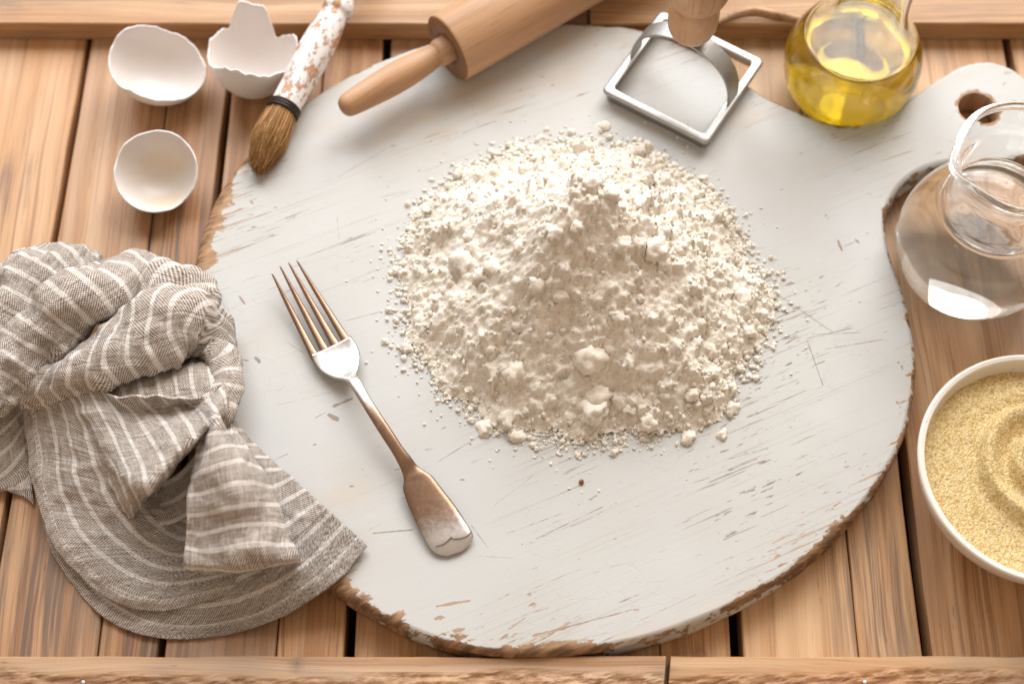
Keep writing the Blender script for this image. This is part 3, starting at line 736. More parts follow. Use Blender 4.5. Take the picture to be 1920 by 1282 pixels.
# ------------------------------------------------------------------ pastry brush
def mat_flaky():
    m = NT("flaking_white_handle"); p = m.coord(); n = m.noise(m.mapping(p, (260, 260, 170)), 1, 5, 0.7); l = m.noise(p, 40, 2)
    k = m.step(m.math('ADD', n, m.math('MULTIPLY', m.math('SUBTRACT', l, .5), .35)), 0.50, 0.555)
    w = m.mix(m.noise(m.mapping(p, (200, 200, 20)), 1, 3), (0.42, 0.20, 0.10), (0.55, 0.31, 0.18))
    c = m.mix(k, (0.74, 0.725, 0.72), w)
    return m.fin(c, 0.55, m.bump(m.math('SUBTRACT', 1.0, k), 0.6, 0.0008))
M_FLAKY = mat_flaky()
def mat_bristle():
    m = NT("bristle_hair"); oi = m.attr("tone").outputs["Fac"]
    c = m.ramp(oi, [(0.0, (0.17, 0.075, 0.022)), (0.5, (0.40, 0.205, 0.068)), (1.0, (0.60, 0.375, 0.16))])
    return m.fin(c, 0.5, Specular_IOR_Level=0.3)
M_BRIS = mat_bristle(); M_RING = mat_simple("dark_wire", (0.045, 0.035, 0.03), 0.45, Metallic=0.7)
b_tip = W(478, 322, ZB + .006); b_ring = W(531, 207, .030); b_end = W(676, -62, .034)
brush = tag(empty("pastry_brush", b_ring), "round pastry brush with brown bristles and flaking white painted wooden handle", "brush")
ax = b_end - b_ring; Lh = np.linalg.norm(ax)
prof = [(.0001, -.001), (.0078, -.001), (.0086, .002), (.0088, .010), (.0090, .020), (.0098, .032), (.0102, .044), (.0096, .056), (.0082, .066), (.0078, .070), (.0092, .073), (.0093, .077), (.0074, .081), (.0066, .092), (.0060, .105), (.0052, .125), (.0001, .128)]
P = cr(prof, 120); P[:, 0] = np.maximum(P[:, 0], .0001)
V, F = lathe(P, 36, True, True)
o = make("handle", V, F, M_FLAKY); x, y, a = frame_from(ax)
o.matrix_world = Matrix(((x[0], y[0], a[0], b_ring[0]), (x[1], y[1], a[1], b_ring[1]), (x[2], y[2], a[2], b_ring[2]), (0, 0, 0, 1)))
fixn(o); place(o, brush)
V, F = [], []; nt_, nr_ = 48, 10
for w in range(3):
    off = len(V)
    for i in range(nt_):
        for k in range(nr_):
            A_ = 2 * math.pi * i / nt_; B_ = 2 * math.pi * k / nr_
            r = .0088 + .0010 * math.cos(B_); V.append((r * math.cos(A_), r * math.sin(A_), -.0012 + w * .0017 + .0010 * math.sin(B_)))
    for i in range(nt_):
        for k in range(nr_): F.append((off + i * nr_ + k, off + ((i + 1) % nt_) * nr_ + k, off + ((i + 1) % nt_) * nr_ + (k + 1) % nr_, off + i * nr_ + (k + 1) % nr_))
o = make("wire_ring", V, F, M_RING); o.matrix_world = Matrix(((x[0], y[0], a[0], b_ring[0]), (x[1], y[1], a[1], b_ring[1]), (x[2], y[2], a[2], b_ring[2]), (0, 0, 0, 1))); fixn(o); place(o, brush)
VV, FF, TN = [], [], []; c = 0
bd = b_tip - b_ring; bl = np.linalg.norm(bd); bx, by, ba_ = frame_from(bd)
for k in range(2600):
    r0 = math.sqrt(random.random()); A_ = random.uniform(0, 2 * math.pi)
    d0 = bx * math.cos(A_) + by * math.sin(A_)
    lng = bl * (1 - .22 * r0 * r0) * random.uniform(.86, 1.03)
    sp_ = r0 * .0080; bulge = r0 * (.0095 + random.gauss(0, .0008)); tipr = r0 * .0052 + random.gauss(0, .0011)
    jx = bx * random.gauss(0, .0007) + by * random.gauss(0, .0007)
    pts = [b_ring + d0 * sp_ - ba_ * .003, b_ring + ba_ * lng * .35 + d0 * bulge * .93, b_ring + ba_ * lng * .68 + d0 * bulge * .98 + jx, b_ring + ba_ * lng + d0 * tipr + jx * 1.6 + np.array([.0005, -.0006, 0])]
    C = cr(pts, 7); tone = min(1, max(0, random.gauss(.55, .26)))
    for i in range(7):
        rr = .00022 * (1 - .5 * i / 6)
        for q in range(3): B_ = q * 2.094; VV.append(C[i] + (bx * math.cos(B_) + by * math.sin(B_)) * rr); TN.append(tone * (1 - .75 * max(0, i / 6 - .45)))
    FF += grid_faces(7, 3, True, c); c += 21
VV = np.array(VV); VV[:, 2] = np.maximum(VV[:, 2], ZB + .0005)
o = make("bristles", VV, FF, M_BRIS, loc=b_ring, attrs={"tone": TN}); o["kind"] = "stuff"; place(o, brush)

# ------------------------------------------------------------------ rolling pin
pin_r = .0205; zp = ZB + pin_r
pa_, pb2 = W(838, 92, zp), W(1130, -74, zp)
pin = tag(empty("rolling_pin", pa_), "pale wooden rolling pin with turned handle lying across back edge of the board", "rolling pin")
ax = pb2 - pa_; ax /= np.linalg.norm(ax); x, y, a = frame_from(ax)
def put(o, org): 
    o.matrix_world = Matrix(((x[0], y[0], a[0], org[0]), (x[1], y[1], a[1], org[1]), (x[2], y[2], a[2], org[2]), (0, 0, 0, 1))); fixn(o); return o
V, F = lathe([(.0090, .0022), (.0100, .0004), (.0190, .0), (.0200, .0006), (.0205, .0020), (.0205, .06), (.0205, .14), (.0205, .218), (.0200, .2196), (.0190, .22), (.009, .22)], 96, True, True)
o = put(make("barrel", V, F, [M_PIN, M_PINEND], mi=[1 if i < 96 * 3 else 0 for i in range(len(F))]), pa_); place(o, pin)
hp_ = cr([(.0001, -.0715), (.0030, -.0712), (.0058, -.0690), (.0070, -.0640), (.0080, -.052), (.0087, -.040), (.0086, -.028), (.0076, -.016), (.0066, -.0095), (.0064, -.0080), (.0074, -.0066), (.0080, -.0045), (.0080, -.0010), (.0078, .003)], 110)
hp_[:, 0] = np.maximum(hp_[:, 0], .0001)
V, F = lathe(hp_, 48); o = put(make("handle", V, F, M_PIN), pa_); place(o, pin)

# ------------------------------------------------------------------ ravioli cutter
def mat_alu():
    m = NT("cast_aluminium"); p = m.coord(); n = m.noise(p, 500, 4, .6); l = m.noise(p, 60, 3)
    c = m.mix(l, (0.33, 0.32, 0.305), (0.45, 0.44, 0.425))
    return m.fin(c, m.math('ADD', 0.34, m.math('MULTIPLY', n, .2)), m.bump(n, .25, .0005), Metallic=0.85)
M_ALU = mat_alu()
zr = ZB + .0093
cq = [W(1124, 172, zr), W(1313, 268, zr), W(1438, 110, zr)]
cL, cB, cR = cq; cT = cL + cR - cB
# squared up about its centre
cc = (cL + cR) / 2; e1 = (cB - cL); e2 = (cR - cB)
sl_ = (np.linalg.norm(e1) + np.linalg.norm(e2)) / 2
e1 = e1 / np.linalg.norm(e1); e2 = e2 - e1 * (e1 @ e2); e2 /= np.linalg.norm(e2)
hs = sl_ / 2
cutter = tag(empty("ravioli_cutter", (cc[0], cc[1], ZB)), "square metal ravioli cutter with arched strap and wooden knob, standing on the board", "pasta cutter")
def rsq(h, rad, n=6):
    P = []
    for sx, sy, a0 in ((1, 1, 0), (-1, 1, 90), (-1, -1, 180), (1, -1, 270)):
        for k in range(n + 1):
            t = math.radians(a0 + 90 * k / n); P.append((sx * (h - rad) + rad * math.cos(t), sy * (h - rad) + rad * math.sin(t)))
    return P
rings = [(a_, b_, c_ * .74) for a_, b_, c_ in [(hs - .0016, .0030, .0004), (hs - .0016, .0030, .0075), (hs, .0036, .0090), (hs + .0003, .0036, .0110), (hs - .0004, .0034, .0122), (hs - .0012, .003, .0126), (hs - .0044, .0022, .0126), (hs - .0052, .002, .0121), (hs - .0054, .002, .0112), (hs - .0036, .0022, .0080), (hs - .0028, .0025, .0004)]]
V = []; m_ = 0
for h, rad, z in rings:
    q = rsq(h, rad); m_ = len(q)
    for u, v in q: V.append((*(cc[:2] + e1[:2] * u + e2[:2] * v), ZB + z))
F = grid_faces(len(rings), m_, True); F += [((len(rings) - 1) * m_ + k, (len(rings) - 1) * m_ + (k + 1) % m_, (k + 1) % m_, k) for k in range(m_)]
o = make("cutting_frame", V, F, M_ALU, loc=(cc[0], cc[1], ZB)); fixn(o); place(o, cutter)
o.modifiers.new("edge", 'BEVEL').width = .0003
# fluted teeth along the lower edge
# arch strap from the L-T side to the B-R side
arch_h = .0365; st = 44; V = []; hw = .0058
for i in range(st):
    t = i / (st - 1); ph = math.pi * t; u = -math.cos(ph) * (hs - .0035); z = .0062 + math.sin(ph) ** .75 * arch_h
    nx_, nz_ = -math.cos(ph), math.sin(ph)
    for sgn, k in ((-1, 0), (1, 0), (1, 1), (-1, 1)):
        r = .0016 * k
        p = cc + e1 * 0
        V.append((*(cc[:2] + e1[:2] * (u + nx_ * r) + e2[:2] * (sgn * hw)), ZB + z + nz_ * r))
# e1 points L->B: the strap runs from the L-T side (-e1) to the B-R side (+e1)
o = make("strap", V, grid_faces(st, 4, True) + [(0, 1, 2, 3), tuple(4 * (st - 1) + k for k in range(4))], M_ALU, loc=(cc[0], cc[1], ZB), smooth=False); fixn(o); place(o, cutter)
b_ = o.modifiers.new("edge", 'BEVEL'); b_.width = .0004; b_.segments = 2
kp = cr([(.0001, .0), (.008, .0), (.0112, .0018), (.0132, .0070), (.0138, .0130), (.0137, .0190), (.0131, .0240), (.0123, .0268), (.0135, .0288), (.0160, .0330), (.0176, .0400), (.0174, .0470), (.0145, .0540), (.008, .0575), (.0001, .0582)], 110)
kp[:, 0] = np.maximum(kp[:, 0], .0001)
V, F = lathe(kp, 56); o = make("knob", V, F, M_KNOB, loc=None); o.location = (cc[0], cc[1], ZB + .0085 + arch_h + .0022); fixn(o); place(o, cutter)

# ------------------------------------------------------------------ glassware
def mat_glass(name, tint=(1, 1, 1), ior=1.5, dens=0.0, vcol=(1, 1, 1)):
    m = NT(name); m.fin(tint, 0.0, Transmission_Weight=1.0, IOR=ior)
    if dens:
        v = m.node("ShaderNodeVolumeAbsorption"); v.inputs[0].default_value = (*vcol, 1); v.inputs[1].default_value = dens; m.lk(v.outputs[0], m.out.inputs["Volume"])
    return m.m
M_GLASS = mat_glass("clear_glass", (0.985, 0.99, 0.985), 1.48)
M_WATER = mat_glass("clear_water", (1, 1, 1), 1.33)
M_OIL = mat_glass("olive_oil", (1, 1, 1), 1.46, 38.0, (0.99, 0.915, 0.03))
def flask(name, base, R, neck_r, neck_z, rim_r, rim_z, wall, liquid_z, lname, lmat, label, cat, spout=None, flat=.55, onion=False):
    root = tag(empty(name, base), label, cat)
    fl = R * flat; zc = math.sqrt(R * R - fl * fl)
    out = [(.0001, 0), (fl * .5, .0002), (fl * .9, .0), (fl, .0006)]
    for k in range(1, 30):
        a0 = -math.asin(zc / R); a1 = math.acos(min(1, (.031 if onion else neck_r * 1.12) / R)); t = a0 + (a1 - a0) * k / 29; out.append((R * math.cos(t), zc + R * math.sin(t)))
    zs = out[-1][1]
    if onion: out = out + [(.0272, zs + .0055), (.0236, zs + .013), (.0214, zs + .022), (neck_r, zs + .032), (neck_r, neck_z), (rim_r * .93, rim_z - .006), (rim_r, rim_z - .001)]
    else: out = out + [(neck_r * 1.02, zs + .004), (neck_r, zs + .010), (neck_r, (zs + neck_z) / 2 + .004), (neck_r * 1.02, neck_z), (rim_r * .93, rim_z - .006), (rim_r, rim_z - .001)]
    P = resample(out, 130)
    d = np.gradient(P, axis=0); d /= np.linalg.norm(d, axis=1)[:, None]; nI = np.stack([-d[:, 1], d[:, 0]], 1)
    I = (P + nI * wall)[::3]; I = I[(I[:, 1] > wall * 1.05) & (I[:, 0] > fl * .7)]; I = I[I[:, 1] < rim_z - wall * .5]
    I = resample(np.vstack([[.0001, wall], [fl * .4, wall], [fl * .75, wall], I]), 110); I[:, 0] = np.maximum(I[:, 0], .0001)
    P = np.vstack([P[:-4], resample(P[-5:], 26)[6:]]); I = np.vstack([I[:-4], resample(I[-5:], 26)[6:]])
    e = P[-1]; f_ = I[-1]; mid_ = (e + f_) / 2; ex = (e - f_) / 2; up_ = np.array([-ex[1], ex[0]])
    exn = ex / np.linalg.norm(ex); upn = up_ / np.linalg.norm(up_); rb = wall * .5 + .0010; bc_ = mid_ + exn * .0005 + upn * rb * .75
    lip = [bc_ + exn * rb * math.cos(t) + upn * rb * math.sin(t) for t in np.radians(np.arange(-38, 212, 9))]
    full = np.vstack([P, lip, I[::-1]])
    V, F = lathe(full, 96, True, True)
    if spout is not None:
        ang_, amt = spout; an = np.arctan2(V[:, 1], V[:, 0]); dd = np.abs((an - ang_ + np.pi) % (2 * np.pi) - np.pi)
        k = np.clip((V[:, 2] - (rim_z - .020)) / .020, 0, 1.1) ** 2
        out_ = k * amt * (np.exp(-(dd / .30) ** 2) - .10 * np.exp(-((dd - .75) / .3) ** 2))
        rr = np.hypot(V[:, 0], V[:, 1]) + 1e-9
        V[:, 0] += V[:, 0] / rr * out_; V[:, 1] += V[:, 1] / rr * out_; V[:, 2] -= np.exp(-(dd / .25) ** 2) * k * amt * .30
    def wobble(V):
        an = np.arctan2(V[:, 1], V[:, 0]); k = 1 + .006 * fbm(np.stack([np.cos(an) * 1.6, np.sin(an) * 1.6, V[:, 2] * 30], 1), 2, 33)
        V[:, 0] *= k; V[:, 1] *= k; return V
    o = make("glass_body", wobble(V), F, M_GLASS, root); fixn(o)
    # liquid fills the inside and reaches a hair into the glass wall
    Lq = I.copy(); Lq[:, 0] = np.maximum(Lq[:, 0] + .00012, .0001); Lq[:, 1] -= np.where(Lq[:, 0] < fl * .98, .00012, 0); Lq[0] = (.0001, wall - .00012); Lq = Lq[Lq[:, 1] < liquid_z]
    rl = np.interp(liquid_z, I[:, 1], I[:, 0]) + .00012
    Lq = np.vstack([Lq, [rl, liquid_z + .0007], [rl - .0009, liquid_z + .0001], [rl - .003, liquid_z - .0002], [.0001, liquid_z - .0002]])
    V, F = lathe(Lq, 96, True, True)
    o = make(lname, wobble(V), F, lmat, root); fixn(o)
    return root
# oil
oc = W(1598, 116, .0306)
flask("oil_bottle", (oc[0], oc[1], .0005), .0390, .0205, .105, .0225, .125, .0022, .052, "oil", M_OIL, "round glass bottle half full of golden olive oil behind the board", "oil bottle", flat=.62, onion=True)
# water
wc = W(1836, 448, .0365)
jug = flask("water_jug", (wc[0], wc[1], .0005), .0437, .0270, .098, .0335, .114, .0022, .067, "water", M_WATER, "clear round glass jug of water with a pouring lip right of the board", "glass jug", spout=(math.radians(190), .0042), flat=.55)
# printed scale on the jug
M_INK = mat_simple("black_print", (0.03, 0.03, 0.03), 0.6)
def on_sphere(px, py, c, R):
    d = ray(px, py); o_ = CAM - c; A_ = d @ d; B_ = 2 * (o_ @ d); C_ = o_ @ o_ - R * R; t = (-B_ - math.sqrt(max(0, B_ * B_ - 4 * A_ * C_))) / (2 * A_); return CAM + d * t
jz = .0005 + math.sqrt(.0437 ** 2 - (.0437 * .55) ** 2); jc = np.array([wc[0], wc[1], jz])
for (x0, y0, x1, y1, w) in ((1909, 405, 1924, 399, 1.4), (1909, 405, 1911, 412, 1.4), (1912, 418, 1926, 414, 1.6), (1912, 423, 1926, 419, 1.2)):
    A_ = np.array([x0, y0]); B_ = np.array([x1, y1]); nn = np.array([-(B_ - A_)[1], (B_ - A_)[0]]); nn = nn / np.linalg.norm(nn) * w * .6
    top = [on_sphere(*(A_ + (B_ - A_) * k / 5 + nn), jc, .04382) for k in range(6)]; bot = [on_sphere(*(A_ + (B_ - A_) * k / 5 - nn), jc, .04382) for k in range(6)]
    V = np.array(top + bot) - np.array([wc[0], wc[1], .0005]); make("scale_mark", V, [(k, k + 1, 7 + k, 6 + k) for k in range(5)], M_INK, jug)

# ------------------------------------------------------------------ bowl and semolina
def mat_ceramic():
    m = NT("speckled_ceramic"); p = m.coord(); n = m.noise(p, 420, 2); l = m.noise(p, 30, 2)
    k = m.math('MULTIPLY', m.step(n, .72, .76), m.step(l, .45, .6))
    c = m.mix(m.math('MULTIPLY', k, .8), (0.74, 0.70, 0.63), (0.30, 0.20, 0.12))
    return m.fin(c, 0.22, Specular_IOR_Level=0.5)
M_CER = mat_ceramic()
RB = .0605; zrim = .046
bc = W(1955, 873, zrim)
bowl = [(.0001, .0012), (.026, .0012), (.030, .0004), (.032, .0008), (.0335, .004), (.046, .013), (.0545, .026), (.0590, .038), (RB - .0002, zrim - .0016), (RB, zrim - .0006), (RB - .0008, zrim + .0004), (RB - .0022, zrim + .0003), (RB - .0036, zrim - .0010),
        (.0555, .036), (.0505, .024), (.042, .014), (.028, .008), (.0001, .0068)]
Pb = cr(bowl, 150); Pb[:, 0] = np.maximum(Pb[:, 0], .0001)
V, F = lathe(Pb, 128); o = make("ceramic_bowl", V, F, M_CER); o.location = (bc[0], bc[1], .0003); fixn(o)
tag(o, "cream speckled ceramic bowl at the right edge, full of golden semolina", "bowl")
def mat_semolina():
    m = NT("semolina_grain"); p = m.coord(); n = m.noise(p, 1500, 3, .75); v = m.node("ShaderNodeTexVoronoi"); m.lk(p, v.inputs["Vector"]); v.inputs["Scale"].default_value = 1250
    sep = m.node("ShaderNodeSeparateColor"); m.lk(v.outputs["Color"], sep.inputs[0])
    c = m.ramp(m.math('ADD', m.math('MULTIPLY', sep.outputs[0], .6), m.math('MULTIPLY', n, .4)), [(.15, (0.46, 0.30, 0.10)), (.5, (0.72, 0.54, 0.25)), (.85, (0.86, 0.73, 0.46))])
    h = m.math('ADD', m.math('MULTIPLY', v.outputs["Distance"], -1.0), m.math('MULTIPLY', n, .5))
    return m.fin(c, .8, m.bump(h, .8, .0009), Specular_IOR_Level=.25)
M_SEM = mat_semolina()
rs_ = .0572; nr, na = 70, 220; V = []
def swirl(x, y):
    r0 = math.hypot(x, y); x -= .005; y -= .006; r = math.hypot(x, y); th = math.atan2(y, x)
    ph = r / .0165 - th / (2 * math.pi) + .35 + .10 * mnoise.noise(Vector((x * 40, y * 40, 0)))
    f = ph - math.floor(ph); w = (f / .72 if f < .72 else (1 - f) / .28); w = w * w * (3 - 2 * w)
    amp = .0075 * min(1, r / .010) * max(0, min(1, (.042 - r) / .010)) * max(0, min(1, (rs_ - .003 - r0) / .012))
    return amp * w + .0007 * mnoise.noise(Vector((x * 120, y * 120, 3))) + .0003 * mnoise.noise(Vector((x * 500, y * 500, 1)))
for i in range(nr + 1):
    r = rs_ * i / nr
    for j in range(na):
        t = 2 * math.pi * j / na; x_, y_ = r * math.cos(t), r * math.sin(t)
        V.append((x_, y_, swirl(x_, y_) - .0015 * (i / nr) ** 4))
F = grid_faces(nr + 1, na, True)
o = make("semolina", V, F, M_SEM); o.location = (bc[0], bc[1], zrim - .0085); fixn(o)
tag(o, "golden semolina flour with swirled ridges filling the cream bowl", "semolina")

# ------------------------------------------------------------------ striped linen cloth
def mat_linen():
    m = NT("striped_linen")
    uv = m.node("ShaderNodeUVMap", uv_map="UVMap").outputs[0]
    sep = m.node("ShaderNodeSeparateXYZ"); m.lk(uv, sep.inputs[0]); u, v = sep.outputs[0], sep.outputs[1]
    wob = m.math('MULTIPLY', m.math('SUBTRACT', m.noise(m.mapping(uv, (60, 60, 1)), 1, 3), .5), .0012)
    us = m.math('ADD', u, wob)
    fr = m.math('FRACT', m.math('DIVIDE', us, .0100))
    st = m.step(m.math('ABSOLUTE', m.math('SUBTRACT', fr, .5)), .135, .095)
    TH_ = .00118
    wu = m.math('SINE', m.math('MULTIPLY', u, 2 * math.pi / TH_)); wv = m.math('SINE', m.math('MULTIPLY', v, 2 * math.pi / TH_))
    wu2 = m.math('ABSOLUTE', m.math('SINE', m.math('MULTIPLY', u, math.pi / TH_))); wv2 = m.math('ABSOLUTE', m.math('SINE', m.math('MULTIPLY', v, math.pi / TH_)))
    chk = m.math('MULTIPLY', wu, wv)                        # over and under
    thr = m.noise(m.mapping(uv, (900, 120, 1)), 1, 3, .6); thr2 = m.noise(m.mapping(uv, (120, 900, 1)), 1, 3, .6)
    k = m.step(m.math('ADD', chk, m.math('MULTIPLY', m.math('SUBTRACT', m.math('ADD', thr, thr2), 1.0), 1.3)), -.35, .55)
    base = m.mix(k, (0.17, 0.124, 0.094), (0.76, 0.70, 0.64))
    slub = m.noise(m.mapping(uv, (25, 400, 1)), 1, 3)
    base = m.mix(m.math('MULTIPLY', m.step(slub, .45, .7), .35), base, (0.58, 0.53, 0.48))
    wht = m.mix(k, (0.60, 0.55, 0.50), (0.86, 0.83, 0.79))
    c = m.mix(m.math('MULTIPLY', st, .92), base, wht)
    hm = m.attr("hem").outputs["Fac"]
    stitch = m.math('MULTIPLY', m.step(m.math('ABSOLUTE', m.math('SUBTRACT', hm, .5)), .10, .03), m.step(m.math('FRACT', m.math('DIVIDE', v, .0026)), .25, .45))
    c = m.mix(m.math('MULTIPLY', stitch, .55), c, (0.20, 0.16, 0.13))
    crk = m.noise(m.mapping(uv, (70, 420, 1)), 1, 4, .6); crk2 = m.noise(m.mapping(uv, (300, 90, 1)), 1, 3, .6)
    h1 = m.math('ADD', crk, m.math('MULTIPLY', crk2, .5))
    b1 = m.bump(h1, .85, .0032)
    b2 = m.bump(m.math('SUBTRACT', m.math('ADD', m.math('MULTIPLY', chk, .5), m.math('MULTIPLY', m.math('ADD', thr, thr2), .3)), stitch), .55, .0006, b1)
    m.fin(c, .9, b2, Specular_IOR_Level=.12, Sheen_Weight=.12)
    return m.m
M_LINEN = mat_linen()
CV, CF, CU, CH = [], [], [], []
def add_sheet(G_, stripe_axis, u0, wr=1.0, hem_rail=None, scale_u=1.0):
    """G_: n x m x 3 grid; axis 0 crosses the rails, axis 1 runs along them. stripes run along the rails when stripe_axis is 1"""
    n, m, _ = G_.shape
    d0 = np.r_[0, np.cumsum(np.median(np.linalg.norm(np.diff(G_, axis=0), axis=2), axis=1))]
    dl = np.linalg.norm(np.diff(G_, axis=1), axis=2); d1 = np.concatenate([np.zeros((n, 1)), np.cumsum(dl, axis=1)], 1)
    U0 = np.repeat(d0[:, None], m, 1)
    nr_ = np.cross(np.gradient(G_, axis=1), np.gradient(G_, axis=0)); nr_ /= np.linalg.norm(nr_, axis=2)[..., None] + 1e-12
    nr_ *= np.where(nr_[..., 2:3] < -0.2, -1, 1)
    P = G_ * 1.0
    rg = 1 - np.abs(fbm(P * 42, 2, 91)); rg2 = 1 - np.abs(fbm(P * np.array([95, 70, 95]), 2, 93))
    ds = wr * (.0026 * fbm(P * 21, 2, 69) + .0015 * fbm(P * 55, 3, 71) + .0007 * fbm(P * 170, 2, 77) + .0024 * np.clip(rg - .55, 0, 1) + .0016 * np.clip(rg2 - .6, 0, 1))
    P = P + nr_ * ds[..., None]
    off = sum(len(a) for a in CV)
    CV.append(P.reshape(-1, 3)); CF.extend(grid_faces(n, m, False, off))
    if stripe_axis == 1: uv = np.stack([u0 + U0 * scale_u, d1], -1)
    else: uv = np.stack([u0 + np.mean(d1, 0)[None, :].repeat(n, 0) * scale_u, U0], -1)
    CU.append(uv.reshape(-1, 2))
    hm = np.zeros((n, m))
    if hem_rail is not None: hm = np.clip(U0 / hem_rail, 0, 1) if stripe_axis == 1 else hm
    hm = np.where(hm >= 1, 0, hm); CH.append(hm.ravel())
def loft(rails, n, m, **kw):
    R = np.stack([resample([W(x_, y_, z_ * .001) for x_, y_, z_ in r], m) for r in rails], 0)
    G_ = np.stack([cr(R[:, j], n) for j in range(m)], 1)
    add_sheet(G_, **kw)
def tube(axis, n, m, skew=0.0, flat=1.0, a0=-60, a1=240, **kw):
    A_ = resample([np.r_[W(x_, y_, z_ * .001), r_ * .001] for x_, y_, z_, r_ in axis], n)
    C = A_[:, :3]; rad = A_[:, 3]; G_ = np.zeros((n, m, 3))
    for i in range(n):
        d = C[min(n - 1, i + 1)] - C[max(0, i - 1)]; d[2] = 0; d /= np.linalg.norm(d); s = np.array([d[1], -d[0], 0])   # s points to the right of travel
        for j in range(m):
            t = math.radians(a0 + (a1 - a0) * j / (m - 1)); ii = i + skew * (j / (m - 1) - .5) * n
            G_[i, j] = C[i] + s * math.cos(t) * rad[i] + np.array([0, 0, math.sin(t) * rad[i] * flat])
    add_sheet(G_, **kw)
# lowest layer: band along the hem, then the flap that lies on the board
loft([[(60, 880, 4), (78, 970, 3), (100, 1040, 2.5), (150, 1115, 2.5), (215, 1170, 2.5), (300, 1196, 2.5), (400, 1194, 2.5), (480, 1175, 5), (560, 1138, 13), (632, 1088, 23.5), (689, 1024, 23.5)],
      [(85, 880, 5.5), (105, 970, 5), (130, 1035, 4.5), (180, 1100, 4.5), (240, 1142, 4.5), (310, 1166, 4.5), (400, 1165, 5), (480, 1145, 10), (545, 1110, 19), (610, 1062, 24.5), (668, 1003, 24.5)],
      [(120, 880, 7), (140, 970, 7), (165, 1030, 7), (210, 1080, 7), (270, 1110, 7), (330, 1128, 8), (410, 1125, 10), (475, 1105, 18), (535, 1075, 23), (590, 1030, 24.5), (640, 978, 24.5)],
      [(160, 880, 8), (180, 970, 8), (205, 1010, 8), (250, 1040, 8), (300, 1070, 9), (350, 1090, 10), (400, 1090, 14), (452, 1072, 20), (512, 1042, 24), (565, 1000, 25), (615, 955, 25)]], 40, 150, stripe_axis=1, u0=-.0012, wr=.55, hem_rail=.011)
loft([[(452, 1072, 20), (512, 1042, 23.6), (565, 1000, 24.8), (614, 956, 24.8)], [(440, 1030, 24), (490, 1000, 25), (535, 965, 25.5), (588, 932, 25)], [(435, 985, 25), (475, 965, 26), (515, 932, 26), (560, 906, 25)], [(430, 930, 25), (460, 915, 26.5), (495, 890, 26.5), (530, 880, 25)],
      [(420, 880, 25), (445, 865, 26.5), (470, 852, 26.5), (498, 850, 25)], [(412, 830, 25), (430, 822, 26), (448, 818, 26), (465, 818, 25)], [(405, 780, 25), (418, 778, 25.5), (428, 780, 25.5), (438, 786, 25)]], 60, 40, stripe_axis=1, u0=.0268, wr=.7)
# small dark piece at the left frame edge
loft([[(40, 740, 15), (0, 765, 13), (-60, 800, 10)], [(50, 800, 10), (15, 850, 9), (-45, 900, 8)], [(57, 870, 6), (30, 900, 6), (-30, 930, 5)], [(62, 945, 3), (40, 930, 3), (-20, 910, 3)]], 30, 30, stripe_axis=1, u0=.002, wr=.8)
# front sheet with the stitched hem
loft([[(-20, 738, 15), (18, 742, 16), (42, 770, 16), (52, 840, 13), (60, 905, 10), (84, 985, 9), (105, 1030, 9), (150, 1082, 9), (210, 1125, 9), (290, 1145, 9), (370, 1131, 10), (450, 1111, 13), (520, 1082, 19), (563, 1050, 25)],
      [(-15, 728, 22), (30, 728, 22), (62, 760, 21), (74, 840, 17), (82, 905, 14), (105, 980, 12.5), (130, 1022, 12), (175, 1068, 12), (230, 1105, 12), (300, 1122, 12), (372, 1110, 13), (450, 1092, 17), (515, 1064, 23), (560, 1040, 27)],
      [(20, 722, 26), (60, 722, 27), (90, 765, 25), (104, 840, 21), (112, 900, 18), (135, 965, 15.5), (165, 1010, 14.5), (210, 1050, 14), (255, 1078, 14), (310, 1092, 14), (375, 1085, 15), (445, 1068, 20), (510, 1044, 26), (555, 1028, 28)],
      [(60, 722, 30), (95, 725, 31), (122, 770, 30), (138, 835, 27), (150, 890, 24), (172, 945, 20), (200, 985, 18), (240, 1022, 17), (280, 1050, 16), (325, 1062, 16), (380, 1056, 17), (440, 1042, 22), (500, 1022, 26), (548, 1012, 28)],
      [(110, 726, 34), (135, 730, 35), (160, 780, 34), (178, 835, 32), (192, 880, 30), (212, 925, 26), (238, 965, 22), (268, 1000, 19), (300, 1022, 17.5), (338, 1032, 17), (385, 1026, 18), (435, 1014, 23), (490, 1000, 26), (540, 995, 27)],
      [(150, 730, 35), (172, 740, 35), (195, 790, 34), (215, 838, 31), (232, 875, 28), (252, 915, 24), (272, 950, 20), (298, 978, 17), (325, 996, 16.5), (352, 1002, 17), (390, 996, 19), (430, 986, 23), (480, 976, 25), (530, 975, 26)],
      [(190, 735, 33), (210, 750, 32), (232, 795, 28), (252, 838, 25), (270, 868, 22), (290, 900, 18), (308, 930, 16), (328, 955, 15), (345, 968, 16), (365, 970, 17), (395, 964, 20), (430, 956, 23), (470, 950, 24), (515, 952, 25)]], 90, 170, stripe_axis=1, u0=-.0012, wr=.9, hem_rail=.012)
# pocket floor behind the flap
loft([[(250, 900, 17), (285, 905, 17), (330, 890, 20), (370, 850, 24)], [(262, 950, 17), (300, 945, 16), (345, 920, 18), (392, 880, 24)], [(285, 990, 16), (325, 980, 16), (362, 960, 18), (405, 930, 24)]], 24, 24, stripe_axis=1, u0=.003, wr=.6)
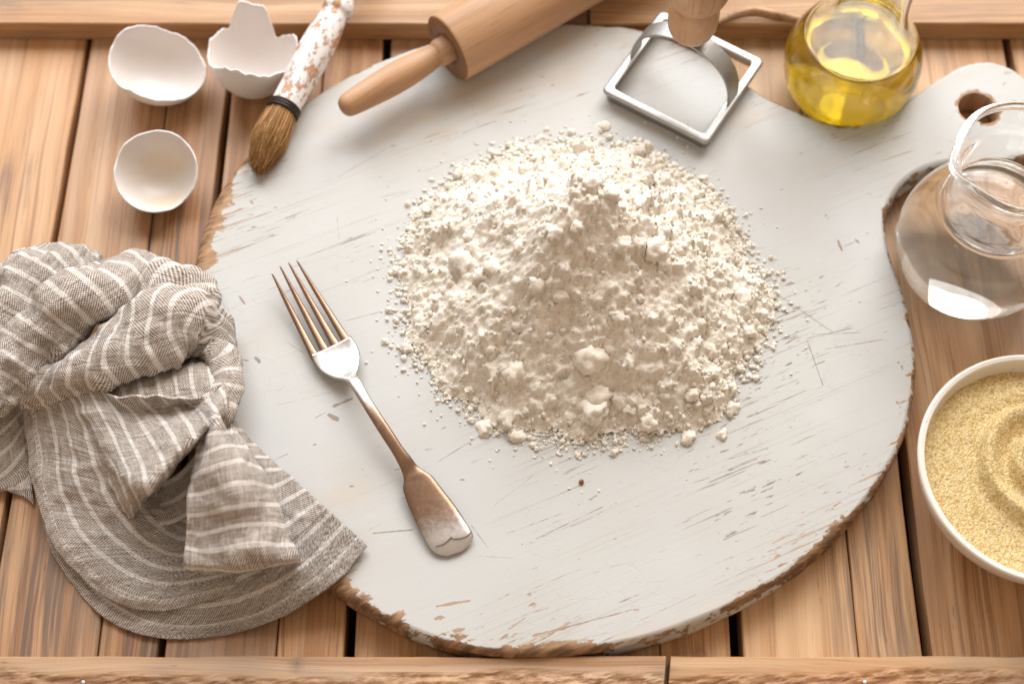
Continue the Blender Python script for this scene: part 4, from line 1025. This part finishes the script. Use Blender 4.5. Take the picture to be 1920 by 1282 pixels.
# raised fold in front of the pocket
loft([[(128, 727, 30), (158, 790, 31), (182, 850, 30), (205, 900, 29), (228, 945, 27), (240, 972, 22)], [(150, 728, 37), (182, 795, 38), (208, 850, 39), (230, 900, 46), (247, 942, 40), (254, 966, 29)], [(195, 733, 40), (225, 790, 38), (248, 838, 40), (266, 882, 55), (276, 916, 55), (279, 934, 33)], [(235, 737, 46), (265, 780, 37), (293, 818, 46), (312, 848, 58), (320, 876, 57), (322, 892, 35)],
      [(285, 738, 47), (310, 765, 37), (333, 792, 46), (348, 816, 59), (355, 836, 59), (357, 850, 37)], [(335, 742, 48), (355, 760, 39), (370, 776, 48), (382, 790, 59), (388, 804, 58), (389, 815, 37)], [(385, 742, 48), (393, 752, 48), (402, 764, 55), (407, 776, 56), (409, 788, 49), (410, 797, 35)], [(432, 700, 36), (430, 725, 38), (427, 748, 38), (423, 765, 36), (420, 778, 32), (418, 786, 27)]],
     80, 70, stripe_axis=1, u0=.0042, wr=1.0)
# folded flap lying to the right
loft([[(396, 778, 50), (401, 774, 56), (406, 775, 55), (411, 781, 40)], [(383, 812, 49), (398, 804, 58), (415, 802, 57), (430, 808, 38)], [(371, 848, 48), (395, 838, 59), (425, 830, 59), (455, 838, 40)], [(359, 902, 47), (390, 888, 57), (440, 874, 59), (490, 888, 38)], [(354, 950, 46), (390, 945, 49), (450, 930, 56), (513, 935, 36)],
      [(351, 997, 40), (390, 1000, 40), (460, 985, 48), (536, 990, 35)], [(346, 1035, 38), (395, 1040, 38), (470, 1030, 46), (554, 1030, 34)], [(348, 1056, 36), (400, 1063, 36), (475, 1059, 38), (564, 1046, 33)], [(352, 1066, 30), (405, 1071, 30), (478, 1068, 31), (563, 1052, 28)], [(358, 1056, 27), (405, 1060, 27), (478, 1058, 28), (555, 1045, 26)]], 90, 60, stripe_axis=1, u0=.002, wr=.9)
# rolled folds behind
tube([(-70, 700, 24, 17), (0, 612, 26, 18), (55, 548, 27, 18.5), (100, 512, 26, 16.5), (140, 498, 24, 12), (170, 496, 20, 7), (186, 500, 16, 2)], 80, 60, stripe_axis=0, u0=0, wr=1.2) if False else None
def tube_s(axis, n, m, **kw):
    """tube whose stripes run round it: hand the grid over with rails as rings"""
    A_ = resample([np.r_[W(x_, y_, z_ * .001), r_ * .001] for x_, y_, z_, r_ in axis], n)
    C = A_[:, :3]; rad = A_[:, 3]; a0, a1 = kw.pop('a0', -70), kw.pop('a1', 250); skew = kw.pop('skew', 0.0); flat = kw.pop('flat', 1.0); fan = kw.pop('fan', 0.0)
    G_ = np.zeros((n, m, 3))
    ds = np.r_[0, np.cumsum(np.linalg.norm(np.diff(C, axis=0), axis=1))]
    for i in range(n):
        d = C[min(n - 1, i + 1)] - C[max(0, i - 1)]; d = d / np.linalg.norm(d); s = np.cross(d, (0, 0, 1)); s /= np.linalg.norm(s); w_ = np.cross(s, d)
        for j in range(m):
            t = math.radians(a0 + (a1 - a0) * j / (m - 1)); k = rad[i] * (1 + .16 * float(vnoise(np.array([i * .12, j * .11, axis[0][0] * .01]), 5)))
            G_[i, j] = C[i] + s * math.cos(t) * k + w_ * math.sin(t) * k * flat
    add_sheet(G_, stripe_axis=1, **kw)
    # slant the stripes round the tube
    uv = CU[-1].reshape(n, m, 2); uv[..., 0] += skew * (np.arange(m) / (m - 1) - .5)[None, :] * .03 - fan * np.clip(np.arange(m) / (m - 1) - .38, 0, 1)[None, :] ** 1.2; CU[-1] = uv.reshape(-1, 2)
tube_s([(-90, 720, 24, 16), (-10, 622, 26, 18), (50, 552, 27, 18.5), (98, 512, 26, 16), (140, 496, 24, 11), (168, 492, 20, 6), (184, 492, 16, 1.5)], 90, 60, u0=0, wr=1.3, skew=.5)
tube_s([(-60, 765, 30, 14), (20, 682, 34, 15.5), (90, 616, 38, 16), (150, 570, 40, 16.5), (205, 540, 37, 16), (250, 522, 31, 12.5), (285, 520, 24, 8), (306, 528, 18, 2)], 100, 60, u0=.002, wr=1.3, skew=.5)
tube_s([(225, 585, 22, 8), (255, 560, 25, 13), (295, 545, 27, 14.5), (335, 560, 26, 14), (368, 592, 21, 11), (388, 625, 15, 5)], 70, 50, u0=.004, wr=1.2, skew=-1.2)
tube_s([(40, 748, 22, 5), (85, 728, 28, 9), (140, 706, 34, 11.5), (210, 674, 38, 14), (275, 640, 40, 17), (330, 615, 38, 19), (372, 618, 34, 17), (402, 642, 31, 12), (420, 668, 30, 6), (426, 684, 29, 2)], 110, 60, u0=.001, wr=1.2, skew=.2, fan=.10)
# shaded inside of the fold and the turned edge on its right
loft([[(150, 732, 16), (250, 700, 8), (330, 672, 10), (400, 655, 18), (434, 668, 26)], [(188, 738, 31), (262, 722, 33), (332, 712, 34), (395, 702, 38), (433, 692, 36)], [(205, 768, 34), (278, 768, 37), (340, 764, 38), (393, 758, 40), (428, 728, 36)]], 40, 60, stripe_axis=0, u0=.003, wr=.9)
tube_s([(385, 660, 34, 3), (404, 657, 36, 5.5), (423, 676, 35, 6.5), (427, 710, 34, 7), (420, 745, 34, 7.5), (409, 778, 35, 7), (400, 800, 34, 3)], 60, 36, u0=.001, wr=.8, skew=.4)
V = np.vstack(CV)
cloth = make("linen_cloth", V, CF, M_LINEN, uv=np.vstack(CU), attrs={"hem": np.concatenate(CH)}, loc=W(300, 850, 0))
so = cloth.modifiers.new("thickness", 'SOLIDIFY'); so.thickness = .0010; so.offset = -1.0
tag(cloth, "crumpled beige linen kitchen towel with thin white stripes at the lower left", "kitchen towel")
